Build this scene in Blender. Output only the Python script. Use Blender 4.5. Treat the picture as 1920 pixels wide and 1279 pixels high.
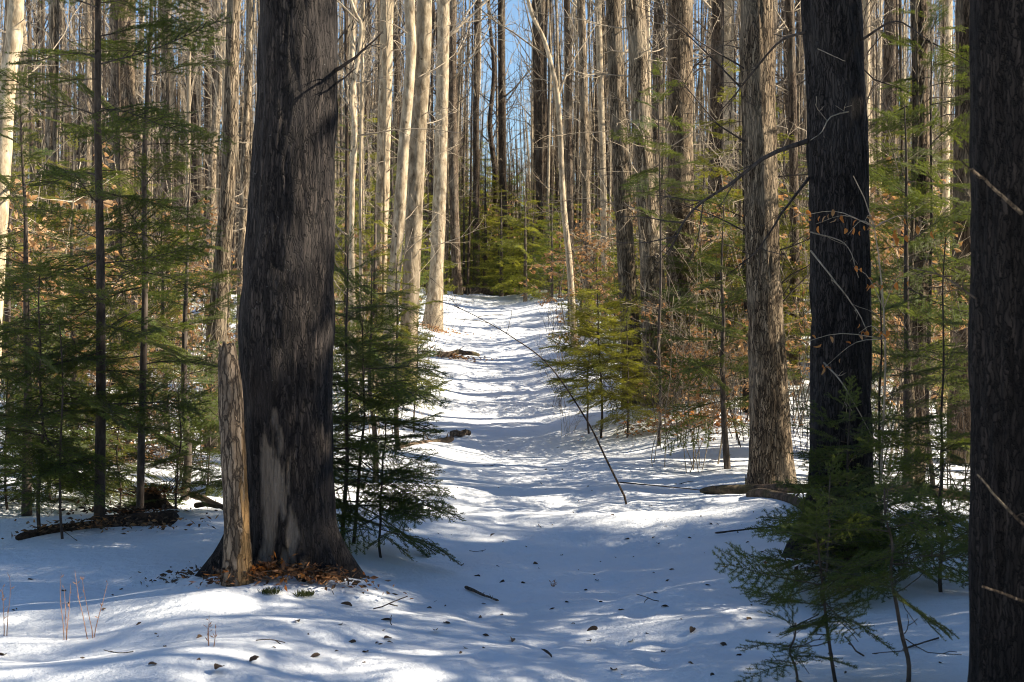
import bpy, math, random
import numpy as np
from mathutils import Vector, Matrix

for o in list(bpy.data.objects):
    bpy.data.objects.remove(o, do_unlink=True)
SC = bpy.context.scene
COL = SC.collection
R = math.radians

# ------------------------------------------------------------------ camera, sky, sun, exposure
F = 3045.0                       # focal length in photo pixels (photo 1920 x 1279)
HOR = 600.0                      # photo row of the horizon
CZ = 1.6                         # eye height
cam_d = bpy.data.cameras.new('camera')
cam = bpy.data.objects.new('camera', cam_d)
COL.objects.link(cam)
cam.location = (0, 0, CZ)
cam.rotation_euler = (R(90), 0, 0)
cam_d.sensor_width = 36
cam_d.lens = 36 * F / 1920
cam_d.shift_y = -(639.5 - HOR) / 1920
cam_d.clip_start = 0.1
cam_d.clip_end = 2000
cam_d.dof.use_dof = True
cam_d.dof.focus_distance = 13.0
cam_d.dof.aperture_fstop = 6.3
SC.camera = cam

SUN_AZ = -3.0       # degrees from +X towards +Y
SUN_EL = 36.0
world = bpy.data.worlds.new('World')
SC.world = world
world.use_nodes = True
wn = world.node_tree.nodes
wl = world.node_tree.links
wn.clear()
sky = wn.new('ShaderNodeTexSky')
sky.sky_type = 'NISHITA'
sky.sun_disc = False
sky.sun_elevation = R(SUN_EL)
sky.sun_rotation = R(90 - SUN_AZ)
sky.air_density = 1.0
sky.dust_density = 0.0
sky.ozone_density = 4.2
bg = wn.new('ShaderNodeBackground')
bg.inputs['Strength'].default_value = 0.062
wo = wn.new('ShaderNodeOutputWorld')
wl.new(sky.outputs[0], bg.inputs[0])
wl.new(bg.outputs[0], wo.inputs[0])

sun_d = bpy.data.lights.new('sun', 'SUN')
sun_d.energy = 5.0
sun_d.angle = R(0.5)
sun_d.color = (1.0, 0.89, 0.71)
sun = bpy.data.objects.new('sun', sun_d)
COL.objects.link(sun)
sdir = Vector((math.cos(R(SUN_EL)) * math.cos(R(SUN_AZ)), math.cos(R(SUN_EL)) * math.sin(R(SUN_AZ)), math.sin(R(SUN_EL))))
sun.rotation_euler = sdir.to_track_quat('Z', 'Y').to_euler()
sun.location = sdir * 60

SC.view_settings.view_transform = 'Standard'
SC.view_settings.look = 'None'
SC.view_settings.exposure = 1.45
SC.view_settings.gamma = 1.0
SC.cycles.max_bounces = 6
SC.cycles.diffuse_bounces = 3
SC.cycles.transmission_bounces = 3
SC.cycles.transparent_max_bounces = 4
SC.cycles.use_denoising = True
SC.cycles.sample_clamp_indirect = 4.0
SC.cycles.filter_width = 1.0

# ------------------------------------------------------------------ helpers
rng = np.random.default_rng(7)
rnd = random.Random(11)

def _hash(ix, iy, iz, seed):
    h = (ix * 374761393 + iy * 668265263 + iz * 2147483647 + seed * 1274126177) & 0xFFFFFFFF
    h = ((h ^ (h >> 13)) * 1274126177) & 0xFFFFFFFF
    h = ((h ^ (h >> 16)) * 2246822519) & 0xFFFFFFFF
    return ((h ^ (h >> 15)) & 0xFFFFFF) / float(0xFFFFFF)

def vnoise(x, y, z, seed=0):
    x, y, z = np.broadcast_arrays(np.atleast_1d(np.asarray(x, float)), np.asarray(y, float), np.asarray(z, float))
    ix, iy, iz = np.floor(x).astype(np.int64), np.floor(y).astype(np.int64), np.floor(z).astype(np.int64)
    fx, fy, fz = x - ix, y - iy, z - iz
    fx = fx * fx * (3 - 2 * fx); fy = fy * fy * (3 - 2 * fy); fz = fz * fz * (3 - 2 * fz)
    r = 0
    for dx in (0, 1):
        for dy in (0, 1):
            for dz in (0, 1):
                w = (fx if dx else 1 - fx) * (fy if dy else 1 - fy) * (fz if dz else 1 - fz)
                r = r + w * _hash(ix + dx, iy + dy, iz + dz, seed)
    return r

def fbm(x, y, z, oct=3, seed=0):
    a, s, t = 1.0, 0.0, 0.0
    for k in range(oct):
        s = s + a * vnoise(x, y, z, seed + k); t += a
        x, y, z = np.asarray(x) * 2.03, np.asarray(y) * 2.03, np.asarray(z) * 2.03
        a *= 0.5
    return s / t

_PY = [0, 8, 11, 15, 20, 25, 30, 36, 42, 47, 55, 75, 110, 160, 220, 300, 520]
_PZ = [-.04, 0.0, 0.01, .12, .46, .86, 1.24, 1.68, 2.12, 2.38, 2.45, 2.55, 3.0, 6.5, 12.5, 19, 24]
_TY = [0, 7.2, 14, 19, 24, 33, 45, 60, 500]
_TX = [.26, .26, .28, .05, -.2, -.62, -.45, 1.5, 30]

FEET = []
_rf = random.Random(3)
for _lane in (-.28, .22, .55):
    _y = 6.5 + _rf.uniform(0, .5); _k = 0
    while _y < 34:
        FEET.append((float(np.interp(_y, _TY, _TX)) + _lane + (.11 if _k % 2 else -.11) + _rf.gauss(0, .05), _y, _rf.gauss(0, .2)))
        _y += _rf.uniform(.5, .8); _k += 1

FEET.sort(key=lambda f: f[1])
FEET_Y = np.array([f[1] for f in FEET])

def trail_x(y):
    return np.interp(y, _TY, _TX)

def ground(x, y):
    x, y = np.broadcast_arrays(np.atleast_1d(np.asarray(x, float)), np.atleast_1d(np.asarray(y, float)))
    z = np.interp(y, _PY, _PZ)
    z = (z + np.interp(y - 2, _PY, _PZ) + np.interp(y + 2, _PY, _PZ)) / 3
    d = x - trail_x(y)
    fade = 1 / (1 + (y / 60.0) ** 4)
    on = np.exp(-(d / 0.95) ** 4)
    z = z - 0.10 * np.exp(-(d / 0.85) ** 2) * fade
    z = z + 0.09 * np.exp(-((d + 1.7) / 0.6) ** 2) * fade + 0.09 * np.exp(-((d - 1.8) / 0.7) ** 2) * fade * np.clip((y - 9) / 6, 0, 1)
    z = z + 0.16 * np.exp(-((x - 2.0) / 1.5) ** 2 - ((y - 18.6) / 1.3) ** 2)
    z = z + 0.12 * np.exp(-((x - 1.3) / 1.5) ** 2 - ((y - 12.9) / 0.9) ** 2)
    z = z + 0.07 * np.exp(-((x + 1.32) / 0.55) ** 2 - ((y - 9.6) / 0.45) ** 2)
    z = z + 0.03 * np.exp(-((x + 3.2) / 0.7) ** 2 - ((y - 11.7) / 0.5) ** 2)
    z = z + 0.08 * np.exp(-((x - 2.05) / 0.5) ** 2 - ((y - 10.4) / 0.5) ** 2)
    off = 1 - on * fade
    z = z + (fbm(x * 0.35, y * 0.35, 0, 3, 3) - 0.5) * 0.42 * (0.25 + 0.75 * off) * np.clip((y - 4) / 8, 0.3, 1)
    z = z + (fbm(x * 1.1, y * 1.6, 0, 2, 9) - 0.5) * 0.13
    z = z + (vnoise(x * 1.6, y * 3.2, 0.5, 21) - 0.5) * 0.07 * on + (vnoise(x * 2.6, y * 2.6, 0.5, 22) - 0.5) * 0.03 * off
    z = z + (vnoise(x * 5.5, y * 7.0, 0.5, 23) - 0.5) * 0.016 * (.45 + .55 * on) * np.clip(1.6 - y / 30, 0, 1)
    ymin, ymax = float(np.min(y)) - .5, float(np.max(y)) + .5
    for fx, fy, fa in FEET[np.searchsorted(FEET_Y, ymin):np.searchsorted(FEET_Y, ymax)] if y.size < 50 else FEET:
        near = (np.abs(y - fy) < .5) & (np.abs(x - fx) < .5)
        if y.ndim == 2 and y.size > 1000:
            rows = np.nonzero(near.any(1))[0]
            if not len(rows): continue
            sl = slice(rows[0], rows[-1] + 1)
        elif near.any():
            sl = Ellipsis
        else:
            continue
        X, Yy = x[sl] - fx, y[sl] - fy
        u = X * math.cos(fa) + Yy * math.sin(fa); v = -X * math.sin(fa) + Yy * math.cos(fa)
        e = np.minimum((u / .085) ** 2 + (v / .17) ** 2, 20)
        z[sl] += np.where(near[sl], -.020 * np.exp(-e * e) + .005 * np.exp(-(e - 2.2) ** 2), 0)
    far = np.clip((y - 60) / 60, 0, 1)
    z = z + far * (fbm(x * 0.02, y * 0.02, 0, 2, 31) - 0.5) * 5
    return z

def gz(x, y):
    return float(np.ravel(ground(x, y))[0])

def at(px, py, Y):
    """photo pixel + distance -> world point"""
    return Vector(((px - 960) / F * Y, Y, CZ - (py - HOR) / F * Y))

def on_ground(px, Y, sink=0.0):
    x = (px - 960) / F * Y
    return Vector((x, Y, gz(x, Y) - sink))

def cross(a, b):
    b = np.asarray(b)
    ax, ay, az = a[..., 0], a[..., 1], a[..., 2]
    bx, by, bz = b[..., 0], b[..., 1], b[..., 2]
    out = np.empty(a.shape)
    out[..., 0] = ay * bz - az * by; out[..., 1] = az * bx - ax * bz; out[..., 2] = ax * by - ay * bx
    return out

_TI = {}
def tube_index(n, sides):
    if (n, sides) not in _TI:
        a = np.arange(sides) * 2 * math.pi / sides
        i = np.arange(n - 1)[:, None] * sides; j = np.arange(sides)[None, :]; j2 = (j + 1) % sides
        Q = np.stack([i + j, i + j2, i + sides + j2, i + sides + j], -1).reshape(-1, 4)
        k = np.arange(sides); b = (n - 1) * sides
        Tt = np.vstack([np.stack([b + k, b + (k + 1) % sides, np.full(sides, n * sides)], -1),
                        np.stack([(k + 1) % sides, k, np.full(sides, n * sides + 1)], -1)])
        _TI[(n, sides)] = (np.cos(a)[None, :, None], np.sin(a)[None, :, None], Q, Tt)
    return _TI[(n, sides)]

class MB:
    """collects triangles and quads, then becomes ONE mesh"""
    def __init__(s):
        s.v = []; s.q = []; s.t = []; s.qm = []; s.tm = []; s.n = 0; s.attr = []
    def add(s, V, quads=None, tris=None, mat=0):
        V = np.asarray(V, float).reshape(-1, 3)
        if quads is not None and len(quads):
            s.q.append(np.asarray(quads, int) + s.n); s.qm.append(np.full(len(quads), mat))
        if tris is not None and len(tris):
            s.t.append(np.asarray(tris, int) + s.n); s.tm.append(np.full(len(tris), mat))
        s.v.append(V); s.n += len(V)
    def tube(s, P, rad, sides=5, mat=0, tip=True):
        P = np.asarray(P, float); rad = np.asarray(rad, float)
        n = len(P)
        T = np.empty_like(P)
        T[0] = P[1] - P[0]; T[-1] = P[-1] - P[-2]
        if n > 2: T[1:-1] = P[2:] - P[:-2]
        T /= np.sqrt((T * T).sum(1))[:, None] + 1e-9
        ax = int(np.argmin(np.abs(T.sum(0))))
        ref = [0.0, 0.0, 0.0]; ref[ax] = 1.0
        N = cross(T, ref); N /= np.sqrt((N * N).sum(1))[:, None] + 1e-9
        B = cross(T, N)
        ca, sa, Q, Tt = tube_index(n, sides)
        V = (P[:, None, :] + rad[:, None, None] * (ca * N[:, None, :] + sa * B[:, None, :])).reshape(-1, 3)
        if tip:
            V = np.concatenate([V, (P[-1] + T[-1] * rad[-1] * 0.6)[None], (P[0] - T[0] * rad[0] * 0.1)[None]])
        s.add(V, Q, Tt if tip else None, mat)
    def mesh(s, name, mats, smooth=True, attrs=None):
        V = np.vstack(s.v)
        Q = np.vstack(s.q) if s.q else np.zeros((0, 4), int)
        T = np.vstack(s.t) if s.t else np.zeros((0, 3), int)
        me = bpy.data.meshes.new(name)
        nq, nt = len(Q), len(T)
        me.vertices.add(len(V)); me.vertices.foreach_set('co', V.ravel())
        me.loops.add(nq * 4 + nt * 3)
        me.loops.foreach_set('vertex_index', np.concatenate([Q.ravel(), T.ravel()]).astype(np.int32))
        me.polygons.add(nq + nt)
        me.polygons.foreach_set('loop_start', np.concatenate([np.arange(nq) * 4, nq * 4 + np.arange(nt) * 3]).astype(np.int32))
        mi = np.concatenate(s.qm + s.tm).astype(np.int32)
        for m in mats:
            me.materials.append(m)
        me.polygons.foreach_set('material_index', mi)
        me.polygons.foreach_set('use_smooth', np.full(nq + nt, smooth))
        if attrs:
            for k, a in attrs.items():
                at_ = me.attributes.new(k, 'FLOAT', 'POINT')
                at_.data.foreach_set('value', np.asarray(a, np.float32))
        me.update(calc_edges=True)
        me.validate()
        return me

def link(name, me, parent=None, loc=None, rot=None, scale=None):
    o = bpy.data.objects.new(name, me)
    COL.objects.link(o)
    if parent is not None: o.parent = parent
    if loc is not None: o.location = loc
    if rot is not None: o.rotation_euler = rot
    if scale is not None: o.scale = scale if hasattr(scale, '__len__') else (scale,) * 3
    return o

def tag(o, label=None, cat=None, group=None, kind=None):
    if label: o['label'] = label
    if cat: o['category'] = cat
    if group: o['group'] = group
    if kind: o['kind'] = kind
    return o

def thing(name, label, cat, loc, rotz=0, group=None, scale=1):
    o = link(name, None, None, loc, (0, 0, rotz), scale)
    o.empty_display_size = 0.2
    return tag(o, label, cat, group)

# ------------------------------------------------------------------ materials
def new_mat(name):
    m = bpy.data.materials.new(name); m.use_nodes = True
    nt = m.node_tree
    b = nt.nodes['Principled BSDF']
    return m, nt, b

def nd(nt, typ, **kw):
    n = nt.nodes.new(typ)
    for k, v in kw.items():
        if k in n.inputs.keys(): n.inputs[k].default_value = v
        else: setattr(n, k, v)
    return n

def ramp(nt, stops):
    r = nt.nodes.new('ShaderNodeValToRGB')
    el = r.color_ramp.elements
    while len(el) < len(stops): el.new(0.5)
    for e, (p, c) in zip(el, stops):
        e.position = p; e.color = (*c, 1)
    return r

def mixc(nt, fac, a, b, mode='MIX'):
    m = nt.nodes.new('ShaderNodeMix'); m.data_type = 'RGBA'; m.blend_type = mode
    for s, val in ((m.inputs[0], fac), (m.inputs[6], a), (m.inputs[7], b)):
        if isinstance(val, (int, float)): s.default_value = val
        elif isinstance(val, tuple): s.default_value = (*val, 1)
        else: nt.links.new(val, s)
    return m.outputs[2]

def bark_mat(name, dark, mid, light, scale=14, stretch=0.12, bump=0.6, patch=None, attr=None, attr_col=None, moss=None, vary=0.25, bdist=0.02, fleck=None, crack=None):
    m, nt, b = new_mat(name); L = nt.links
    tc = nt.nodes.new('ShaderNodeTexCoord')
    mp = nd(nt, 'ShaderNodeMapping'); mp.inputs['Scale'].default_value = (scale, scale, scale * stretch)
    L.new(tc.outputs['Object'], mp.inputs[0])
    n1 = nd(nt, 'ShaderNodeTexNoise', Scale=1.0, Detail=7.0, Roughness=0.65, Distortion=0.4)
    L.new(mp.outputs[0], n1.inputs['Vector'])
    rp = ramp(nt, [(0.30, dark), (0.5, mid), (0.70, light)])
    L.new(n1.outputs[0], rp.inputs[0])
    col = rp.outputs[0]
    height = n1.outputs[0]
    if crack:
        nd_ = nd(nt, 'ShaderNodeTexNoise', Scale=9.0, Detail=5.0, Roughness=0.65); L.new(tc.outputs['Object'], nd_.inputs['Vector'])
        dm = nd(nt, 'ShaderNodeVectorMath', operation='MULTIPLY_ADD'); dm.inputs[1].default_value = (.06, .06, .12)
        L.new(nd_.outputs['Color'], dm.inputs[0]); L.new(tc.outputs['Object'], dm.inputs[2])
        mpc = nd(nt, 'ShaderNodeMapping'); mpc.inputs['Scale'].default_value = (crack, crack, crack * .12)
        L.new(dm.outputs[0], mpc.inputs[0])
        v1 = nd(nt, 'ShaderNodeTexVoronoi', Scale=1.0); v1.feature = 'DISTANCE_TO_EDGE'; L.new(mpc.outputs[0], v1.inputs['Vector'])
        v2 = nd(nt, 'ShaderNodeTexVoronoi', Scale=1.0); v2.feature = 'F1'; L.new(mpc.outputs[0], v2.inputs['Vector'])
        sepc = nt.nodes.new('ShaderNodeSeparateColor'); L.new(v2.outputs['Color'], sepc.inputs[0])
        mrc = nd(nt, 'ShaderNodeMapRange'); mrc.inputs[3].default_value = .65; mrc.inputs[4].default_value = 1.35
        L.new(sepc.outputs[0], mrc.inputs[0])
        hv = nt.nodes.new('ShaderNodeHueSaturation'); L.new(col, hv.inputs['Color']); L.new(mrc.outputs[0], hv.inputs['Value'])
        rc = ramp(nt, [(0.0, (0, 0, 0)), (0.13, (1, 1, 1))]); L.new(v1.outputs['Distance'], rc.inputs[0])
        col = mixc(nt, rc.outputs[0], tuple(c * .6 for c in dark), hv.outputs[0])
        hm = nd(nt, 'ShaderNodeMath', operation='MULTIPLY_ADD'); hm.inputs[1].default_value = .6
        L.new(n1.outputs[0], hm.inputs[0]); L.new(rc.outputs[0], hm.inputs[2])
        height = hm.outputs[0]
    nk = nd(nt, 'ShaderNodeTexNoise', Scale=11.0, Detail=3.0, Roughness=0.6); L.new(tc.outputs['Object'], nk.inputs['Vector'])
    rk = ramp(nt, [(0.66, (0, 0, 0)), (0.72, (1, 1, 1))]); L.new(nk.outputs[0], rk.inputs[0])
    col = mixc(nt, rk.outputs[0], col, tuple(c * .8 for c in dark))
    n2 = nd(nt, 'ShaderNodeTexNoise', Scale=3.0, Detail=4.0, Roughness=0.6)
    mp2 = nd(nt, 'ShaderNodeMapping'); mp2.inputs['Scale'].default_value = (1.2, 1.2, 0.6)
    L.new(tc.outputs['Object'], mp2.inputs[0]); L.new(mp2.outputs[0], n2.inputs['Vector'])
    if patch is not None:
        r2 = ramp(nt, [(0.5, (0, 0, 0)), (0.66, (1, 1, 1))])
        L.new(n2.outputs[0], r2.inputs[0])
        mm = nd(nt, 'ShaderNodeMath', operation='MULTIPLY'); mm.inputs[1].default_value = 0.6
        L.new(r2.outputs[0], mm.inputs[0])
        col = mixc(nt, mm.outputs[0], col, patch)
    if moss is not None:
        sep = nt.nodes.new('ShaderNodeSeparateXYZ'); L.new(tc.outputs['Object'], sep.inputs[0])
        mr = nd(nt, 'ShaderNodeMapRange'); mr.inputs[1].default_value = 0.0; mr.inputs[2].default_value = 0.7
        mr.inputs[3].default_value = 0.42; mr.inputs[4].default_value = 0.0
        L.new(sep.outputs[2], mr.inputs[0])
        n3 = nd(nt, 'ShaderNodeTexNoise', Scale=6.0, Detail=8.0, Roughness=0.7)
        L.new(tc.outputs['Object'], n3.inputs['Vector'])
        ad = nd(nt, 'ShaderNodeMath', operation='ADD'); L.new(mr.outputs[0], ad.inputs[0]); L.new(n3.outputs[0], ad.inputs[1])
        r3 = ramp(nt, [(0.78, (0, 0, 0)), (0.98, (1, 1, 1))]); L.new(ad.outputs[0], r3.inputs[0])
        col = mixc(nt, r3.outputs[0], col, moss)
    if fleck is not None:
        nf = nd(nt, 'ShaderNodeTexNoise', Scale=55.0, Detail=2.0); L.new(tc.outputs['Object'], nf.inputs['Vector'])
        rf_ = ramp(nt, [(0.735, (0, 0, 0)), (0.77, (1, 1, 1))]); L.new(nf.outputs[0], rf_.inputs[0])
        col = mixc(nt, rf_.outputs[0], col, fleck)
    if attr:
        an = nt.nodes.new('ShaderNodeAttribute'); an.attribute_name = attr
        mpw = nd(nt, 'ShaderNodeMapping'); mpw.inputs['Scale'].default_value = (60, 60, 2.5)
        L.new(tc.outputs['Object'], mpw.inputs[0])
        nw = nd(nt, 'ShaderNodeTexNoise', Scale=1.0, Detail=5.0, Roughness=0.7); L.new(mpw.outputs[0], nw.inputs['Vector'])
        rw = ramp(nt, [(0.3, tuple(c * 0.45 for c in attr_col)), (0.6, attr_col)]); L.new(nw.outputs[0], rw.inputs[0])
        col = mixc(nt, an.outputs['Fac'], col, rw.outputs[0])
    oi = nt.nodes.new('ShaderNodeObjectInfo')
    hs = nt.nodes.new('ShaderNodeHueSaturation')
    mr2 = nd(nt, 'ShaderNodeMapRange'); mr2.inputs[3].default_value = 1 - vary; mr2.inputs[4].default_value = 1 + vary
    L.new(oi.outputs['Random'], mr2.inputs[0]); L.new(mr2.outputs[0], hs.inputs['Value'])
    L.new(col, hs.inputs['Color']); L.new(hs.outputs[0], b.inputs['Base Color'])
    b.inputs['Roughness'].default_value = 0.9
    b.inputs['Specular IOR Level'].default_value = 0.2
    bp = nd(nt, 'ShaderNodeBump', Strength=bump, Distance=bdist)
    L.new(height, bp.inputs['Height']); L.new(bp.outputs[0], b.inputs['Normal'])
    return m

M = {}
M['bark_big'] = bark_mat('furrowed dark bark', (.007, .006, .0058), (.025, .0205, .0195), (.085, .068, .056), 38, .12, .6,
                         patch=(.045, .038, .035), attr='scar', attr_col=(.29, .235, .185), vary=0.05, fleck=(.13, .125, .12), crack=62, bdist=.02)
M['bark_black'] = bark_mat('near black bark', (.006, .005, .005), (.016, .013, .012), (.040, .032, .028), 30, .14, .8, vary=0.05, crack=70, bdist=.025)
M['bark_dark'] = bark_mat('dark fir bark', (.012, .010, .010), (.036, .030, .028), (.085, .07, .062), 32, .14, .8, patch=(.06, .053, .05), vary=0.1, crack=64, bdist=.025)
M['bark_brown'] = bark_mat('brown bark', (.04, .028, .019), (.115, .082, .056), (.24, .185, .13), 26, .12, .7, patch=(.22, .185, .14), moss=(.09, .09, .02), crack=40)
M['bark_dark2'] = bark_mat('dark brown ridged bark', (.025, .017, .012), (.072, .05, .036), (.16, .115, .08), 28, .12, .8, patch=(.12, .10, .075), vary=0.1, crack=44, bdist=.03)
M['bark_grey'] = bark_mat('grey maple bark', (.07, .049, .030), (.235, .178, .118), (.47, .375, .262), 24, .15, .8, patch=(.32, .265, .19), moss=(.12, .11, .03), crack=36)
M['bark_ridged'] = bark_mat('ridged grey brown bark', (.04, .027, .017), (.165, .12, .078), (.40, .31, .21), 26, .13, .8, patch=(.28, .225, .16), crack=56, vary=.12)
M['bark_pale'] = bark_mat('pale birch bark', (.12, .083, .05), (.38, .30, .20), (.64, .53, .385), 18, .35, .6, patch=(.42, .35, .25))
M['bark_snag'] = bark_mat('peeling snag bark', (.08, .058, .042), (.18, .136, .098), (.31, .245, .18), 28, .35, .8, patch=(.085, .066, .052), crack=40, attr='wood', attr_col=(.46, .27, .11), vary=0.05)
M['bark_log'] = bark_mat('rotting log bark', (.04, .028, .02), (.12, .085, .06), (.24, .17, .12), 18, .8, .8, patch=(.07, .075, .03))
M['bark_log2'] = bark_mat('dark soil and roots', (.012, .009, .007), (.04, .028, .02), (.10, .065, .042), 40, .9, .9)
M['twig_grey'] = bark_mat('grey twig bark', (.16, .125, .09), (.32, .262, .19), (.48, .40, .30), 30, .3, .2)
M['twig_dark'] = bark_mat('dark twig bark', (.03, .024, .02), (.07, .055, .045), (.12, .10, .085), 30, .3, .2)

def snow_mat():
    m, nt, b = new_mat('snow'); L = nt.links
    tc = nt.nodes.new('ShaderNodeTexCoord')
    n = nd(nt, 'ShaderNodeTexNoise', Scale=13.0, Detail=8.0, Roughness=0.62); L.new(tc.outputs['Object'], n.inputs['Vector'])
    n2 = nd(nt, 'ShaderNodeTexNoise', Scale=120.0, Detail=3.0, Roughness=0.6); L.new(tc.outputs['Object'], n2.inputs['Vector'])
    ad = nd(nt, 'ShaderNodeMath', operation='MULTIPLY_ADD'); ad.inputs[1].default_value = 0.08
    L.new(n2.outputs[0], ad.inputs[0]); L.new(n.outputs[0], ad.inputs[2])
    bp = nd(nt, 'ShaderNodeBump', Strength=0.8, Distance=0.04); L.new(ad.outputs[0], bp.inputs['Height'])
    L.new(bp.outputs[0], b.inputs['Normal'])
    # bits of bark and needles melted into the surface
    vo = nd(nt, 'ShaderNodeTexNoise', Scale=38.0, Detail=5.0, Roughness=0.75); L.new(tc.outputs['Object'], vo.inputs['Vector'])
    sp = ramp(nt, [(0.685, (0, 0, 0)), (0.73, (1, 1, 1))]); L.new(vo.outputs[0], sp.inputs[0])
    big = nd(nt, 'ShaderNodeTexNoise', Scale=0.9, Detail=3.0); L.new(tc.outputs['Object'], big.inputs['Vector'])
    rb = ramp(nt, [(0.35, (.79, .82, .86)), (0.65, (.88, .90, .93))]); L.new(big.outputs[0], rb.inputs[0])
    L.new(mixc(nt, sp.outputs[0], rb.outputs[0], (.30, .24, .18)), b.inputs['Base Color'])
    b.inputs['Roughness'].default_value = 0.55
    b.inputs['Specular IOR Level'].default_value = 0.25
    return m
M['snow'] = snow_mat()

def leaf_mat(name, cols, trans, tw=0.45, rough=0.55, nscale=20):
    m, nt, b = new_mat(name); L = nt.links
    oi = nt.nodes.new('ShaderNodeObjectInfo')
    tc = nt.nodes.new('ShaderNodeTexCoord')
    n = nd(nt, 'ShaderNodeTexNoise', Scale=nscale, Detail=2.0); L.new(tc.outputs['Object'], n.inputs['Vector'])
    ad = nd(nt, 'ShaderNodeMath', operation='MULTIPLY_ADD'); ad.inputs[1].default_value = 0.45
    L.new(oi.outputs['Random'], ad.inputs[0]); L.new(n.outputs[0], ad.inputs[2])
    k = len(cols)
    rp = ramp(nt, [(0.3 + 0.75 * i / (k - 1) * 0.9, c) for i, c in enumerate(cols)])
    L.new(ad.outputs[0], rp.inputs[0])
    L.new(rp.outputs[0], b.inputs['Base Color'])
    b.inputs['Roughness'].default_value = rough
    b.inputs['Specular IOR Level'].default_value = 0.3
    tr = nt.nodes.new('ShaderNodeBsdfTranslucent'); tr.inputs[0].default_value = (*trans, 1)
    L.new(mixc(nt, 0.6, rp.outputs[0], trans), tr.inputs[0])
    mx = nt.nodes.new('ShaderNodeMixShader'); mx.inputs[0].default_value = tw
    L.new(b.outputs[0], mx.inputs[1]); L.new(tr.outputs[0], mx.inputs[2])
    L.new(mx.outputs[0], nt.nodes['Material Output'].inputs['Surface'])
    return m
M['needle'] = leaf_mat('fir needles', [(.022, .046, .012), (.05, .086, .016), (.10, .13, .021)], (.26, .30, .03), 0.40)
M['needle_lit'] = leaf_mat('needles painted sunlit', [(.075, .105, .013), (.14, .165, .02), (.22, .215, .03)], (.48, .45, .04), 0.52)  # lit copy of the needles: sunlight put into the colour, brighter and yellower
M['beech'] = leaf_mat('dry beech leaves', [(.22, .12, .055), (.38, .23, .11), (.50, .34, .19)], (.62, .30, .09), 0.42, nscale=9)
M['orange'] = leaf_mat('orange oak leaves', [(.30, .11, .03), (.46, .18, .04), (.52, .26, .08)], (.75, .25, .04), 0.45, nscale=6)
M['russet'] = leaf_mat('russet leaves', [(.20, .105, .045), (.34, .20, .09), (.46, .30, .16)], (.5, .22, .07), 0.4, nscale=9)
M['dead'] = leaf_mat('dead leaves on snow', [(.030, .020, .014), (.065, .042, .026), (.13, .08, .045)], (.10, .05, .02), 0.1, nscale=5)
M['duff'] = leaf_mat('rust brown needle litter', [(.10, .045, .02), (.22, .10, .04), (.36, .20, .08)], (.4, .15, .05), 0.15, nscale=12)
M['stalk'] = leaf_mat('dry reddish stalk', [(.30, .16, .10), (.42, .24, .15)], (.5, .25, .12), 0.3)
M['moss'] = leaf_mat('moss tufts', [(.035, .045, .012), (.075, .085, .02)], (.12, .15, .03), 0.2)

# ------------------------------------------------------------------ setting: the snow sheet
def axis(segs):
    out = [segs[0][0]]
    for a, b_, s0, s1 in segs:
        x = a
        while x < b_ - 1e-6:
            t = (x - a) / (b_ - a)
            x = x + s0 + (s1 - s0) * t
            out.append(min(x, b_))
    return np.array(out)
gx_half = axis([(0, 3.4, .055, .06), (3.4, 9, .07, .3), (9, 40, .3, 3), (40, 320, 4, 40)])
gx = np.concatenate([-gx_half[:0:-1], gx_half])
gy = axis([(-12, 4, 2, .3), (4, 7, .15, .05), (7, 15, .038, .055), (15, 30, .06, .14), (30, 55, .13, .4), (55, 120, .6, 4), (120, 520, 5, 60)])
GX, GY = np.meshgrid(gx, gy)
GZ = ground(GX, GY)
nx, ny = len(gx), len(gy)
ii = (np.arange(ny - 1)[:, None] * nx + np.arange(nx - 1)[None, :]).ravel()
mb = MB()
mb.add(np.stack([GX, GY, GZ], -1).reshape(-1, 3), np.stack([ii, ii + 1, ii + nx + 1, ii + nx], -1))
tag(link('ground', mb.mesh('ground', [M['snow']])), 'trodden snow trail and snow covered forest floor', None, None, 'structure')

# ------------------------------------------------------------------ trunks
def resample(P, n, top_bias=None):
    P = np.asarray(P, float)
    s = np.concatenate([[0], np.cumsum(np.linalg.norm(np.diff(P, axis=0), axis=1))])
    # Catmull-Rom through the points
    u = np.linspace(0, 1, n) if top_bias is None else top_bias
    u = u * s[-1]
    k = np.clip(np.searchsorted(s, u, side='right') - 1, 0, len(P) - 2)
    t = (u - s[k]) / (s[k + 1] - s[k])
    Pe = np.vstack([2 * P[0] - P[1], P, 2 * P[-1] - P[-2]])
    p0, p1, p2, p3 = Pe[k], Pe[k + 1], Pe[k + 2], Pe[k + 3]
    t = t[:, None]
    return 0.5 * ((2 * p1) + (-p0 + p2) * t + (2 * p0 - 5 * p1 + 4 * p2 - p3) * t ** 2 + (-p0 + 3 * p1 - 3 * p2 + p3) * t ** 3)

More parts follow.
